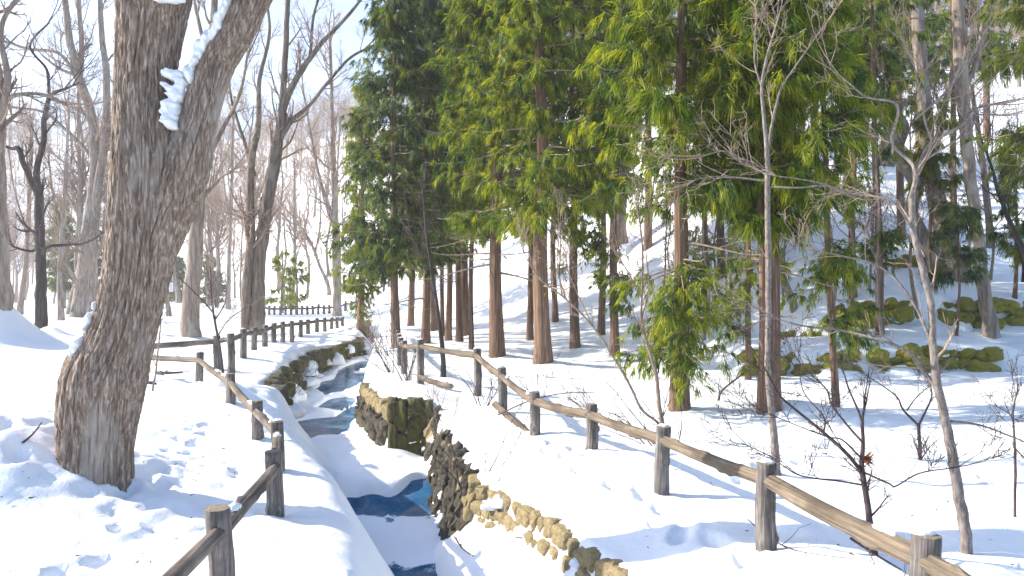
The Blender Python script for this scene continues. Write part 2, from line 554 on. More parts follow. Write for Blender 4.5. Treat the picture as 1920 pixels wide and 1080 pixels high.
STONE_OLIVE = make_stone("olive_block_stone", (.10, .08, .03), (.12, .10, .045), ((.10, .095, .015), (.15, .14, .03)), .52)
STONE_MOSS = make_stone("mossy_boulder_stone", (.13, .11, .07), (.08, .07, .05), ((.15, .14, .012), (.38, .34, .03)), .38)
WOOD_POST = make_wood("weathered_grey_wood", (.055, .050, .048), (.19, .165, .148), (.42, .385, .35))
WOOD_RAIL = make_wood("peeled_tan_wood", (.075, .058, .045), (.20, .155, .11), (.36, .29, .205), 'x')
WOOD_RAIL_GREY = make_wood("grey_rail_wood", (.06, .05, .044), (.19, .155, .128), (.38, .32, .27), 'x')
WOOD_END = make_wood("cut_wood_end", (.16, .12, .09), (.33, .265, .19), (.45, .37, .28))
WATER = make_water()

# ------------------------------------------------------------------ object helpers
def tag(o, label, cat, group=None):
    o["label"], o["category"] = label, cat
    if group:
        o["group"] = group
    return o

def thing(name, label, cat, loc=(0, 0, 0), group=None):
    o = bpy.data.objects.new(name, None)
    o.empty_display_size = .2
    o.location = loc
    col.objects.link(o)
    return tag(o, label, cat, group)

def copy_thing(root, loc, rz, scale, label=None, group=None):
    r = root.copy()
    col.objects.link(r)
    r.location, r.rotation_euler, r.scale = loc, (0, 0, rz), (scale, scale, scale)
    if label:
        r["label"] = label
    if group:
        r["group"] = group
    for ch in root.children:
        c = ch.copy()
        col.objects.link(c)
        c.parent = r
    return r

# ------------------------------------------------------------------ snow ground and stream
def grid_axis(parts):
    out = [np.arange(a, b, s) for a, b, s in parts]
    return np.concatenate(out)

gx = grid_axis([(-420, -60, 12), (-60, -24, 1.0), (-24, -9, .25), (-9, 4, .06), (4, 16, .13), (16, 40, .6), (40, 420, 12)])
gy = grid_axis([(-12, 3, .5), (3, 16.5, .07), (16.5, 30, .13), (30, 52, .3), (52, 130, 1.5), (130, 460, 7)])
GX, GY = np.meshgrid(gx, gy)
GZ = np.empty_like(GX)
for r0 in range(0, len(gy), 40):
    GZ[r0:r0 + 40] = terrain(GX[r0:r0 + 40], GY[r0:r0 + 40])
nx, ny = len(gx), len(gy)
ii = (np.arange(ny - 1)[:, None] * nx + np.arange(nx - 1)[None]).ravel()
g = Build()
g.add(np.stack([GX, GY, GZ], -1), np.stack([ii, ii + 1, ii + nx + 1, ii + nx], -1))
ground = g.build("snow_ground", SNOW)
ground["kind"] = "structure"

wb = Build()
ys = np.concatenate([np.arange(2, 13.4, .4), np.arange(13.7, 60, .6)])
rows = []
for y in ys:
    z = -1.5 if y < 13.5 else float(np.interp(y, FLY, FLZ)) + .0
    rows.append([(float(np.interp(y, LY, LX)) - .3, y, z), (float(np.interp(y, RY, RX)) + .25, y, z)])
wv = np.array(rows).reshape(-1, 3)
k = np.arange(len(ys) - 1) * 2
wb.add(wv, np.stack([k, k + 1, k + 3, k + 2], -1))
water = wb.build("water", WATER)
water["kind"] = "structure"

# ------------------------------------------------------------------ the air
hz = Build()
hv = [(x, y, z) for z in (-3.5, 150) for y in (-30, 480) for x in (-440, 440)]
hz.add(hv, [(0, 2, 3, 1), (4, 5, 7, 6), (0, 1, 5, 4), (2, 6, 7, 3), (0, 4, 6, 2), (1, 3, 7, 5)])
HAZE = bpy.data.materials.new("thin_haze")
HAZE.use_nodes = True
hn = HAZE.node_tree
hn.nodes.remove(hn.nodes["Principled BSDF"])
pv = hn.nodes.new("ShaderNodeVolumePrincipled")
pv.inputs["Color"].default_value = (.95, .93, .93, 1)
pv.inputs["Density"].default_value = .0007
pv.inputs["Anisotropy"].default_value = .3
hn.links.new(pv.outputs[0], hn.nodes["Material Output"].inputs["Volume"])
haze = hz.build("haze", HAZE, smooth=False)
haze["kind"] = "stuff"

# ------------------------------------------------------------------ stones
def stone_mesh(name, mat, seed, blocky=2.6, rough=.16, sub=2):
    rng = np.random.default_rng(seed)
    import bmesh
    bm = bmesh.new()
    bmesh.ops.create_icosphere(bm, subdivisions=sub, radius=1)
    off = rng.uniform(0, 50, 3)
    for v in bm.verts:
        p = np.array(v.co)
        s = (np.abs(p) ** blocky).sum() ** (-1 / blocky)
        q = p * s
        n = float(fbm(q[0] * 1.1 + off[0], q[1] * 1.1 + off[1], q[2] * 1.1 + off[2], 3))
        v.co = Vector(q * (1 + rough * n))
    me = bpy.data.meshes.new(name)
    bm.to_mesh(me)
    bm.free()
    me.materials.append(mat)
    for p in me.polygons:
        p.use_smooth = False
    return me

def blob_mesh(name, seed, sx=1, sy=1, sz=1, lump=.3, sub=3):
    import bmesh
    bm = bmesh.new()
    bmesh.ops.create_icosphere(bm, subdivisions=sub, radius=1)
    o = np.random.default_rng(seed).uniform(0, 60, 3)
    for v in bm.verts:
        p = np.array(v.co)
        n = float(fbm(p[0] * 1.3 + o[0], p[1] * 1.3 + o[1], p[2] * 1.3 + o[2], 3))
        p = p * (1 + lump * n)
        if p[2] < -.25:
            p[2] = -.25 - (p[2] + .25) * -.2
        v.co = Vector((p[0] * sx, p[1] * sy, p[2] * sz))
    me = bpy.data.meshes.new(name)
    bm.to_mesh(me)
    bm.free()
    me.materials.append(SNOW)
    for p in me.polygons:
        p.use_smooth = True
    return me
CAPS = [blob_mesh("snow_cap", 200 + s) for s in range(4)]

TAN_STONES = [stone_mesh("stone", STONE_WALL, s, 7.5, .10, 3) for s in range(5)]
DARK_STONES = [stone_mesh("stone", STONE_DARK, 20 + s, 4.5, .24) for s in range(5)]
MOSS_STONES = [stone_mesh("stone", STONE_MOSS, 40 + s, 3.6, .30, 3) for s in range(6)]
OLIVE_STONES = [stone_mesh("stone", STONE_OLIVE, 60 + s, 7, .15, 3) for s in range(3)]

def put_stone(me, parent, loc, size, rot, name="stone"):
    o = bpy.data.objects.new(name, me)
    o.parent = parent
    o.location = Vector(loc) - parent.location
    o.scale = size
    o.rotation_euler = rot
    col.objects.link(o)
    return o

rs = np.random.default_rng(31)
# near right wall of the stream, ending in the rough dark face
wall = thing("stone_wall", "tan stone retaining wall under snow along right bank of stream", "stone wall", (1.1, 7, -.5))
y = 5.2
while y < 11.0:
    w = rs.uniform(.09, .18)
    xr_ = float(np.interp(y, RY, RX))
    ang = math.atan2(float(np.interp(y + .2, RY, RX)) - xr_, .2)
    for row in range(3):
        zz = float(np.interp(y, RIMY, RIMZ)) - .14 - row * .215 + rs.normal(0, .02)
        keep = (1, .95, .55)[row] if (y < 8.3 or y > 9.3) else (1, .75, .2)[row]
        if rs.uniform() < keep:
            put_stone(TAN_STONES[rs.integers(5)], wall, (xr_ + .05 - row * .06, y + rs.normal(0, .03), zz),
                      (rs.uniform(.12, .17), w * rs.uniform(.84, 1.0), rs.uniform(.09, .125)), (rs.normal(0, .13), rs.normal(0, .14), -ang + rs.normal(0, .14)))
    y += w * 1.58
dark = thing("rough_wall", "rough dark slab stone face rising beside lower icy pool", "stone wall", (-1.2, 13.5, -1))
for k in range(230):
    y = rs.uniform(10.7, 15.15)
    xr_ = float(np.interp(y, RY, RX))
    top = float(np.interp(y, RIMY, RIMZ)) - .10
    fr = rs.uniform(0, 1)
    zz = top - fr * (top + 1.5)
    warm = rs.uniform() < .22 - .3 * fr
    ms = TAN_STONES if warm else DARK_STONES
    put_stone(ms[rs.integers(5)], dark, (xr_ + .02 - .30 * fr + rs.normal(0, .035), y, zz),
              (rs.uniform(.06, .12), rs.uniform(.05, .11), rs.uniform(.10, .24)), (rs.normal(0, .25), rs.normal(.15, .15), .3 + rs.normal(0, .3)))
for k in range(6):
    yy = rs.uniform(5.5, 10.8)
    q = rs.uniform(.06, .14)
    put_stone(CAPS[rs.integers(4)], wall, (float(np.interp(yy, RY, RX)) - .06 - rs.uniform(0, .12), yy, float(np.interp(yy, RIMY, RIMZ)) - rs.uniform(.05, .4)), (q, q * 1.5, q), (0, 0, rs.uniform(0, 6)), "snow_cap")
for k in range(16):
    yy = rs.uniform(10.8, 15.0)
    fr = rs.uniform(0, 1)
    q = rs.uniform(.03, .09)
    tp = float(np.interp(yy, RIMY, RIMZ))
    put_stone(CAPS[rs.integers(4)], dark, (float(np.interp(yy, RY, RX)) - .10 - .3 * fr, yy, tp - .05 - fr * (tp + 1.4)), (q * .7, q * 1.3, q * 1.1), (0, .5, 0), "snow_cap")
block = thing("stone_buttress", "big olive stone block with snow cap jutting into the stream", "stone block", (-2.2, 15.6, -.6))
for (cx_, hw, splits) in [(-2.36, .10, (.13, -.35, -1.15)), (-2.17, .13, (.12, -.55, -1.2)), (-1.92, .15, (.13, -.2, -.75, -1.25)), (-1.67, .14, (.10, -.5, -1.2))]:
    for a_, b_ in zip(splits, splits[1:]):
        put_stone(OLIVE_STONES[rs.integers(3)], block, (cx_, 15.36 + rs.normal(0, .02), (a_ + b_) / 2), (hw * 1.04, .24, (a_ - b_) / 2 * 1.02), (rs.normal(0, .04), rs.normal(0, .05), rs.normal(.08, .08)))
for k in range(26):
    y = 15.55 + k * .14 + rs.normal(0, .04)
    xr_ = float(np.interp(y, RY, RX))
    put_stone(TAN_STONES[rs.integers(5)], block, (xr_ - .02, y, -.20 + rs.normal(0, .04)), (.12, .11, rs.uniform(.10, .18)), (rs.normal(0, .15), rs.normal(0, .15), .4 + rs.normal(0, .15)))
    if rs.uniform() < .8:
        put_stone(DARK_STONES[rs.integers(5)], block, (xr_ - .08, y, -.5 + rs.normal(0, .06)), (.12, .11, rs.uniform(.12, .2)), (rs.normal(0, .2), rs.normal(0, .2), .4))
    if k > 16 or rs.uniform() < .4:
        put_stone(DARK_STONES[rs.integers(5)], block, (xr_ - .14, y, -.8 + rs.normal(0, .06)), (.12, .11, rs.uniform(.12, .2)), (rs.normal(0, .2), rs.normal(0, .2), .4))
leftw = thing("stone_wall", "long olive brown stone wall below fence on left bank upstream", "stone wall", (-7, 26, -.4))
y = 17.9
while y < 36:
    w = rs.uniform(.16, .30)
    xl_ = float(np.interp(y, LY, LX))
    for row in range(3):
        gap = .95 if y > 27 else (.75 if row == 0 else .4)
        if rs.uniform() < gap:
            ms = OLIVE_STONES + DARK_STONES if y < 27 else OLIVE_STONES
            put_stone(ms[rs.integers(len(ms))], leftw, (xl_ + .16 + .05 * row + rs.normal(0, .03), y, -.14 - row * .30 + rs.normal(0, .03)),
                      (.18, w * .85, rs.uniform(.14, .21)), (rs.normal(0, .12), rs.normal(0, .12), math.atan2(xl_ - float(np.interp(y + .3, LY, LX)), .3) + rs.normal(0, .12)))
    if rs.uniform() < (.5 if y < 27 else .1):
        zz = float(np.interp(y, FLY, FLZ)) + rs.uniform(.05, .6)
        q = rs.uniform(.18, .42)
        put_stone(CAPS[rs.integers(4)], leftw, (xl_ + .22 + rs.uniform(0, .3) * (.7 - zz), y + rs.normal(0, .1), zz - .05), (q, q * 1.2, q * rs.uniform(.6, 1)), (0, 0, rs.uniform(0, 6)), "snow_cap")
    y += w * 1.6
farw = thing("stone_wall", "distant dark stone wall at the stream bend beneath far fence", "stone wall", (-8.3, 45, 0))
for k in range(26):
    y = 42 + k * .34
    for row in range(2):
        put_stone(OLIVE_STONES[rs.integers(3)], farw, (float(np.interp(y, LY, LX)) + .2, y, .0 - row * .33), (.2, .24, .2), (0, 0, rs.normal(0, .3)))

def mossy_wall(label, x0, x1, yf, zoff, rows, seed, gaps=(), size=.26):
    r = np.random.default_rng(seed)
    xm = (x0 + x1) / 2
    size *= .85
    w = thing("mossy_wall", label, "stone wall", (xm, float(yf(xm)), tz(xm, float(yf(xm)))))
    for row in range(rows):
        x = x0 + row * .13
        while x < x1:
            s = size * (r.uniform(.5, .95) if r.uniform() < .6 else r.uniform(.95, 1.5))
            if not any(a < x < b for a, b in gaps) and r.uniform() < (1.0 if row == 0 else .85):
                yy = float(yf(x)) + r.normal(0, .09) + row * .1
                g0 = tz(x, float(yf(x)) - .45)
                sz = s * r.uniform(.5, .75)
                put_stone(MOSS_STONES[r.integers(6)], w, (x, yy, g0 + .09 + zoff + row * size * 1.15 + r.normal(0, .05)), (s * r.uniform(1.0, 1.6), s * .9, sz), (r.normal(0, .3), r.normal(0, .3), r.uniform(0, 6.28)))
                if r.uniform() < .22:
                    c = put_stone(CAPS[r.integers(4)], w, (x + r.normal(0, .1), yy + r.uniform(-.12, .1), g0 + zoff + row * size * 1.15 + sz * r.uniform(.2, .95)), (s * r.uniform(.7, 1.3), s * .8, s * r.uniform(.3, .6)), (0, 0, r.uniform(0, 6)), "snow_cap")
            x += s * 1.75
        for k in range(int((x1 - x0) * .4)):
            xs = r.uniform(x0, x1)
            put_stone(CAPS[r.integers(4)], w, (xs, float(yf(xs)) - .28, tz(xs, float(yf(xs)) - .5) + .02), (r.uniform(.25, .6), .3, r.uniform(.12, .3)), (0, 0, 0), "snow_cap") if row == 0 else None
    return w
y1 = lambda x: 20.75 - .25 * np.sin(x * .9)
y2 = lambda x: 25.25 - .2 * np.sin(x * .7)
mossy_wall("lower mossy boulder wall crossing the snowy shelf behind the cedars", 6.2, 13.2, y1, .08, 2, 3, [(9.2, 9.45)])
mossy_wall("upper mossy boulder wall holding two snow topped rocks", 10.4, 13.0, y2, .1, 3, 4)
mossy_wall("tall mossy boulder wall at the right edge behind slanted trunk", 14.2, 17.6, y2, .1, 3, 6, size=.3)
mossy_wall("small mossy rock row high on slope beside leaning dark trunk", 14.2, 16.4, lambda x: 29.3, .1, 2, 8, size=.2)
mossy_wall("few low mossy rocks in snow left of upper wall", 8.6, 10.0, lambda x: 25.0, .0, 1, 9, [(9.0, 9.3)], .2)

# ------------------------------------------------------------------ log fences
def log_mesh(name, mat, length, r, seed, sides=30, n=18, knots=3, axis='z', taper=.06, groove=.06):
    """a log with grooves, knots and cut ends, along its local axis, from 0 to length"""
    rng = np.random.default_rng(seed)
    s = np.linspace(0, length, n)
    a = np.arange(sides) * 2 * PI / sides
    S, A = np.meshgrid(s, a, indexing='ij')
    o = rng.uniform(0, 90)
    rad = r * (1 + taper * (1 - 2 * S / length) * .5 + groove * fbm(np.cos(A) * 2.6 + o, np.sin(A) * 2.6, S * .9, 3) - groove * 1.1 * np.clip(1 - np.abs(noise3(np.cos(A) * 3.4 + o + 5, np.sin(A) * 3.4, S * .7)) * 5, 0, 1) + .03 * fbm(np.cos(A) * .9, np.sin(A) * .9 + o, S * 4, 2))
    for kx in range(knots):
        ks, ka = rng.uniform(.15, .9) * length, rng.uniform(0, 2 * PI)
        d = (S - ks) ** 2 + (r * (np.angle(np.exp(1j * (A - ka))))) ** 2
        rad = rad + r * rng.uniform(.2, .42) * np.exp(-d / (2 * (r * .33) ** 2))
    bx = r * .5 * np.sin(S / length * PI) * rng.normal(0, .35)
    by = r * .5 * np.sin(S / length * PI) * rng.normal(0, .35)
    P = np.stack([bx + rad * np.cos(A), by + rad * np.sin(A), S], -1)
    b = Build()
    i = np.arange(n - 1)[:, None] * sides
    j = np.arange(sides)[None]
    j2 = (j + 1) % sides
    v = P.reshape(-1, 3)
    q = np.stack([i + j, i + j2, i + sides + j2, i + sides + j], -1).reshape(-1, 4)
    c0, c1 = n * sides, n * sides + 1
    jj = np.arange(sides)
    # bevelled ends
    v = np.concatenate([v, [[0, 0, -.004]], [[0, 0, length + .006]]])
    tr = np.concatenate([np.stack([np.full(sides, c0), (jj + 1) % sides, jj], -1), np.stack([np.full(sides, c1), (n - 1) * sides + jj, (n - 1) * sides + (jj + 1) % sides], -1)])
    if axis == 'x':
        v = np.stack([v[:, 2], v[:, 0], v[:, 1]], -1)
    b.add(v, q, tr)
    me = b.mesh(name, mat, True)
    me.materials.append(WOOD_END)
    for p in me.polygons:
        if len(p.vertices) == 3:
            p.material_index, p.use_smooth = 1, False
    return me

POSTS = [log_mesh("post", WOOD_POST, 1.0, .085, 100 + s) for s in range(5)]
RAILS = [log_mesh("rail", WOOD_RAIL, 1.0, .062, 120 + s, axis='x', n=26, knots=6, groove=.11) for s in range(4)]
RAILS_GREY = [log_mesh("rail", WOOD_RAIL_GREY, 1.0, .062, 140 + s, axis='x', n=26, knots=6, groove=.11) for s in range(4)]

rf = np.random.default_rng(77)
def fence(name, label, posts, rails=RAILS, post_r=1.0, caps=.5, rail_drop=.15, rail_snow=.5, extra=()):
    """posts: (x, y, top z).  Rails run post to post."""
    f = thing(name, label, "fence", (posts[0][0], posts[0][1], tz(posts[0][0], posts[0][1])))
    base = f.location
    for (x, y, zt) in posts:
        zb = tz(x, y) - .35
        o = bpy.data.objects.new("post", POSTS[rf.integers(5)])
        o.parent = f
        o.location = Vector((x, y, zb)) - base
        o.scale = (post_r, post_r, zt - zb)
        o.rotation_euler = (rf.normal(0, .02), rf.normal(0, .02), rf.uniform(0, 6.28))
        col.objects.link(o)
        if rf.uniform() < caps:
            c = bpy.data.objects.new("snow_cap", CAPS[rf.integers(4)])
            c.parent = f
            c.location = Vector((x + rf.normal(0, .01), y + .01, zt + .008)) - base
            c.scale = (.062 * post_r, .062 * post_r, rf.uniform(.015, .035))
            c.rotation_euler = (0, 0, rf.uniform(0, 6))
            col.objects.link(c)
    segs = [((a[0], a[1], a[2] - rail_drop), (b[0], b[1], b[2] - rail_drop)) for a, b in zip(posts, posts[1:])] + list(extra)
    for (a, b) in segs:
        a, b = Vector(a), Vector(b)
        o = bpy.data.objects.new("rail", rails[rf.integers(4)])
        o.parent = f
        d = b - a
        o.location = a - base
        rr = post_r * rf.uniform(.92, 1.1)
        o.scale = (d.length, rr, rr)
        o.rotation_euler = d.to_track_quat('X', 'Z').to_euler()
        col.objects.link(o)
        if rf.uniform() < rail_snow:
            for k in range(rf.integers(1, 4)):
                t = rf.uniform(.1, .9) if k else rf.uniform(.08, .2)
                c = bpy.data.objects.new("snow_cap", CAPS[rf.integers(4)])
                c.parent = f
                p = a + d * t
                c.location = Vector((p.x, p.y, p.z + .058 * rr)) - base
                c.scale = (rf.uniform(.05, .16), .04 * rr, rf.uniform(.02, .04))
                c.rotation_euler = d.to_track_quat('X', 'Z').to_euler()
                col.objects.link(c)
    return f

right_posts = [(2.75, 2.75, .80), (2.52, 4.75, .79), (2.27, 6.85, .75), (1.74, 8.95, .70), (1.11, 11.0, .65), (.35, 12.4, .64), (-.2, 14.4, .82), (-.78, 16.9, .97), (-2.2, 18.5, 1.06),
               (-2.95, 21.2, .86), (-3.4, 23.6, .78), (-3.8, 26.0, .74), (-4.2, 28.4, .72), (-4.65, 30.8, .70), (-5.05, 33.2, .70), (-5.5, 35.6, .7)]
fence("log_fence", "log post and rail fence on right bank running from foreground upstream", right_posts, RAILS,
      extra=[((-.32, 14.5, .12), (.52, 12.05, -.16)), ((-2.2, 18.4, .18), (-1.35, 17.3, .10))])
left_posts = [(-1.85, 2.9, .82), (-2.0, 5.3, .80), (-2.41, 7.9, .64), (-3.0, 9.9, .60), (-3.9, 11.8, .58), (-5.24, 14.4, .71), (-7.04, 17.4, .85), (-9.35, 19.4, .74)]
fence("log_fence", "log fence curving along left bank in front of big forked tree", left_posts, RAILS_GREY[:2] + RAILS[:2], rail_drop=.17, rail_snow=.8)
b_posts = [(-10.3, 21.3, .82), (-8.05, 21.2, 1.0), (-7.56, 20.8, 1.08), (-8.0, 23, 1.08), (-8.3, 25, 1.03), (-8.6, 27, 1.0), (-8.9, 29, .98), (-9.2, 31, .95), (-9.4, 33, .9), (-9.6, 35, .85),
           (-9.75, 37, .8), (-9.83, 39, .78), (-9.92, 41, .72), (-10.0, 43, .66), (-10.15, 45, .6), (-10.3, 47, .55)]
fence("log_fence", "row of short posts and rail along left bank above stone wall", b_posts, RAILS_GREY, post_r=1.15, caps=.5, rail_snow=.2)
c_posts = []
for k in range(24):
    px = 495 + k * 10.2
    y_ = 66 + .08 * k
    x_ = (px - 960) / FOCAL * y_
    c_posts.append((x_, y_, tz(x_, y_) + .75 + (.12 if k % 5 == 0 else 0)))
fence("picket_fence", "distant dark low fence of close posts beyond the stream bend", c_posts, RAILS_GREY, post_r=1.25, caps=.3, rail_drop=.25, rail_snow=0)
d_posts = []
for k in range(5):
    x_, y_ = -37.5 + k * 1.35, 84 - k * 4.0
    d_posts.append((x_, y_, tz(x_, y_) + .8))
fence("log_fence", "tiny far fence seen between big tree and straight grey trunk", d_posts, RAILS_GREY, post_r=1.2, caps=0, rail_snow=0)

# ------------------------------------------------------------------ the big forked tree
def bark_tube(pts, radii, n, sides, seed, amp, fl=24, fs=1.3):
    pr = np.concatenate([np.asarray(pts, float), np.asarray(radii, float)[:, None]], 1)
    d = np.concatenate([[0], np.cumsum(np.linalg.norm(np.diff(pr[:, :3], axis=0), axis=1))])
    s = np.linspace(0, d[-1], n)
    P = smooth_path(pr, n)
    C, R = P[:, :3], P[:, 3]
    T = unit(np.gradient(C, axis=0))
    U = unit(np.cross(T, np.array([0, 1., 0])))
    V = np.cross(T, U)
    a = np.arange(sides) * 2 * PI / sides
    ca, sa = np.cos(a)[None], np.sin(a)[None]
    Rm = R.mean()
    S = s[:, None]
    X_, Y_ = ca * Rm * fl + seed, sa * Rm * fl
    warp = .7 * noise3(ca * 2 + seed, sa * 2, S * 1.4)
    n1 = noise3(X_ + warp, Y_ + warp, S * fs)
    n2 = noise3(X_ * 2.1 + 9, Y_ * 2.1, S * fs * 2.2)
    n3 = noise3(X_ * 4.2 + 5, Y_ * 4.2, S * fs * 9)
    plates = np.clip(1 - np.abs(n1) * 3.2, 0, 1)
    crack = np.clip(1 - np.abs(n2) * 4, 0, 1)
    h = -amp * 1.5 * plates ** 1.3 - amp * .5 * crack + amp * .35 * n3 + amp * .3 * noise3(X_ * 3 + 2, Y_ * 3, S * 16)
    big = .06 * fbm(ca * 1.1 + seed, sa * 1.1, S * .9, 2)
    rad = R[:, None] * (1 + big) + h
    W = C[:, None] + rad[..., None] * (ca[..., None] * U[:, None] + sa[..., None] * V[:, None])
    return W, C, R, rad

def add_rings(b, W, tint=.5, cap=True):
    n, sides = W.shape[:2]
    i = np.arange(n - 1)[:, None] * sides
    j = np.arange(sides)[None]
    j2 = (j + 1) % sides
    q = np.stack([i + j2, i + j, i + sides + j, i + sides + j2], -1).reshape(-1, 4)
    b.add(W.reshape(-1, 3), q, None, tint)

YB = 8.4
def bt(px, py, dy=0):
    return at(px, py, YB + dy)
sc = YB / FOCAL
big = thing("forked_tree", "huge leaning old tree with furrowed bark and snow in its fork", "tree", tuple(bt(190, 890)))
off = np.array(big.location)
tb = Build()
main = [(176, 1010, 72), (180, 930, 67), (182, 860, 65), (187, 800, 70), (191, 745, 76), (199, 700, 77), (216, 655, 66), (229, 620, 61), (246, 560, 58), (258, 500, 59), (264, 450, 60), (269, 400, 61), (273, 350, 63), (275, 300, 63), (273, 240, 58), (270, 160, 52), (280, 80, 57), (289, 0, 65), (300, -60, 64), (300, -180, 60), (296, -420, 48)]
W, _, _, _ = bark_tube([bt(p[0], p[1]) - off for p in main], [p[2] * sc for p in main], 400, 280, 3.3, .024)
add_rings(tb, W)
limb = [(272, 560, 30), (281, 500, 38), (294, 450, 42), (311, 400, 46), (331, 350, 46), (350, 300, 44), (369, 240, 36), (386, 180, 34), (407, 120, 33), (445, 60, 31), (472, 0, 33), (505, -70, 32), (560, -200, 30), (640, -420, 24)]
W2, LC, LR, _ = bark_tube([bt(p[0], p[1], -.02) - off for p in limb], [p[2] * sc for p in limb], 290, 190, 8.1, .020)
add_rings(tb, W2)
trunk = tb.build("trunk", BARK_HERO, big)
cr = np.random.default_rng(21)
bb = Build()
for (x0, y0, ang0) in [(300, -250, -.5), (298, -380, .2), (560, -220, .5), (620, -400, .8), (296, -420, -.2), (640, -420, .3)]:
    p0 = bt(x0, y0) - off
    d = np.array([ang0, cr.normal(0, .4), .8])
    pts = [p0]
    for k in range(9):
        d = unit(d + cr.normal(0, .18, 3))
        pts.append(pts[-1] + d * .5)
    P0 = np.array(pts)[None]
    R0 = np.linspace(.15, .03, 10)[None]
    bb.tubes(P0, R0, 8)
    P1, R1 = offshoots(P0, R0, 10, cr, length=2.0, nseg=6)
    bb.tubes(P1, R1, 5)
    P2, R2 = offshoots(P1, R1, 7, cr, length=.8, nseg=5)
    bb.tubes(P2, R2, 4)
bb.build("branches", BARK_GREY, big)
def snow_clump(parent, blobs, seed):
    """overlapping lumps of snow fused into one skin; blobs: (x, y, z, rx, ry, rz) in the parent's space"""
    import bmesh
    bm = bmesh.new()
    rng = np.random.default_rng(seed)
    for (x, y, z, rx, ry, rz) in blobs:
        r = bmesh.ops.create_icosphere(bm, subdivisions=3, radius=1)
        o = rng.uniform(0, 60, 3)
        for v in r["verts"]:
            p = np.array(v.co)
            p = p * (1 + .35 * float(fbm(p[0] * 1.5 + o[0], p[1] * 1.5 + o[1], p[2] * 1.5 + o[2], 2)))
            v.co = Vector((x + p[0] * rx, y + p[1] * ry, z + p[2] * rz))
    me = bpy.data.meshes.new("snow_patch")
    bm.to_mesh(me)
    bm.free()
    me.materials.append(SNOW)
    o = bpy.data.objects.new("snow_patch", me)
    o.parent = parent
    col.objects.link(o)
    rm = o.modifiers.new("fuse", 'REMESH')
    rm.mode, rm.voxel_size, rm.use_smooth_shade = 'VOXEL', .013, True
    sm = o.modifiers.new("soften", 'SMOOTH')
    sm.iterations = 2
    return o
sr = np.random.default_rng(5)
bl = []
for k in range(46):
    v_ = sr.uniform(0, 1)
    py = 137 + 106 * v_
    lo_, hi_ = np.interp(v_, [0, .2, .5, .8, 1], [303, 300, 304, 306, 322]), np.interp(v_, [0, .2, .5, .8, 1], [338, 345, 338, 336, 331])
    u_ = sr.uniform(0, 1)
    px = lo_ + (hi_ - lo_) * u_
    p = bt(px, py, -.25 + .15 * u_) - off
    bl.append((*p, sr.uniform(.03, .065), .10, sr.uniform(.02, .045)))
snow_clump(big, bl, 1)
# along the upper left side of the right limb
LT = unit(np.gradient(LC, axis=0))
bl = []
for k in range(len(LC)):
    zpx = 540 - (LC[k, 2] + off[2] - CAM_H) / YB * FOCAL
    if -40 < zpx < 160 and k % 3 == 0:
        side = unit(np.cross(LT[k], np.array([0, 1., 0])))
        if side[0] > 0:
            side = -side
        p = LC[k] + side * LR[k] * .96 + np.array([0, -LR[k] * .25, 0])
        f = sr.uniform(.55, 1.3)
        if noise3(zpx * .045, 1.5, 0) < -.22:
            continue
        bl.append((*p, .05 * f, .14, .10))
snow_clump(big, bl, 2)
bl = [(*(bt(px, py, dy) - off), rx, .16, rz) for (px, py, dy, rx, rz) in [(355, 140, -.06, .055, .05), (366, 130, -.05, .07, .06), (374, 118, -.05, .05, .05)]]
snow_clump(big, bl, 3)
bl = [(*(bt(px, py, dy) - off), rx, .14, rz) for (px, py, dy, rx, rz) in [(300, -4, -.36, .09, .03), (316, -2, -.34, .10, .025), (332, -4, -.3, .06, .025)]]
snow_clump(big, bl, 4)
bl = [(*(bt(px, py, dy) - off), rx, .22, rz) for (px, py, dy, rx, rz) in [(164, 638, -.10, .05, .08), (154, 655, -.12, .055, .08), (173, 615, -.08, .045, .10), (180, 595, -.08, .04, .08), (190, 575, -.08, .035, .07)]]
snow_clump(big, bl, 5)

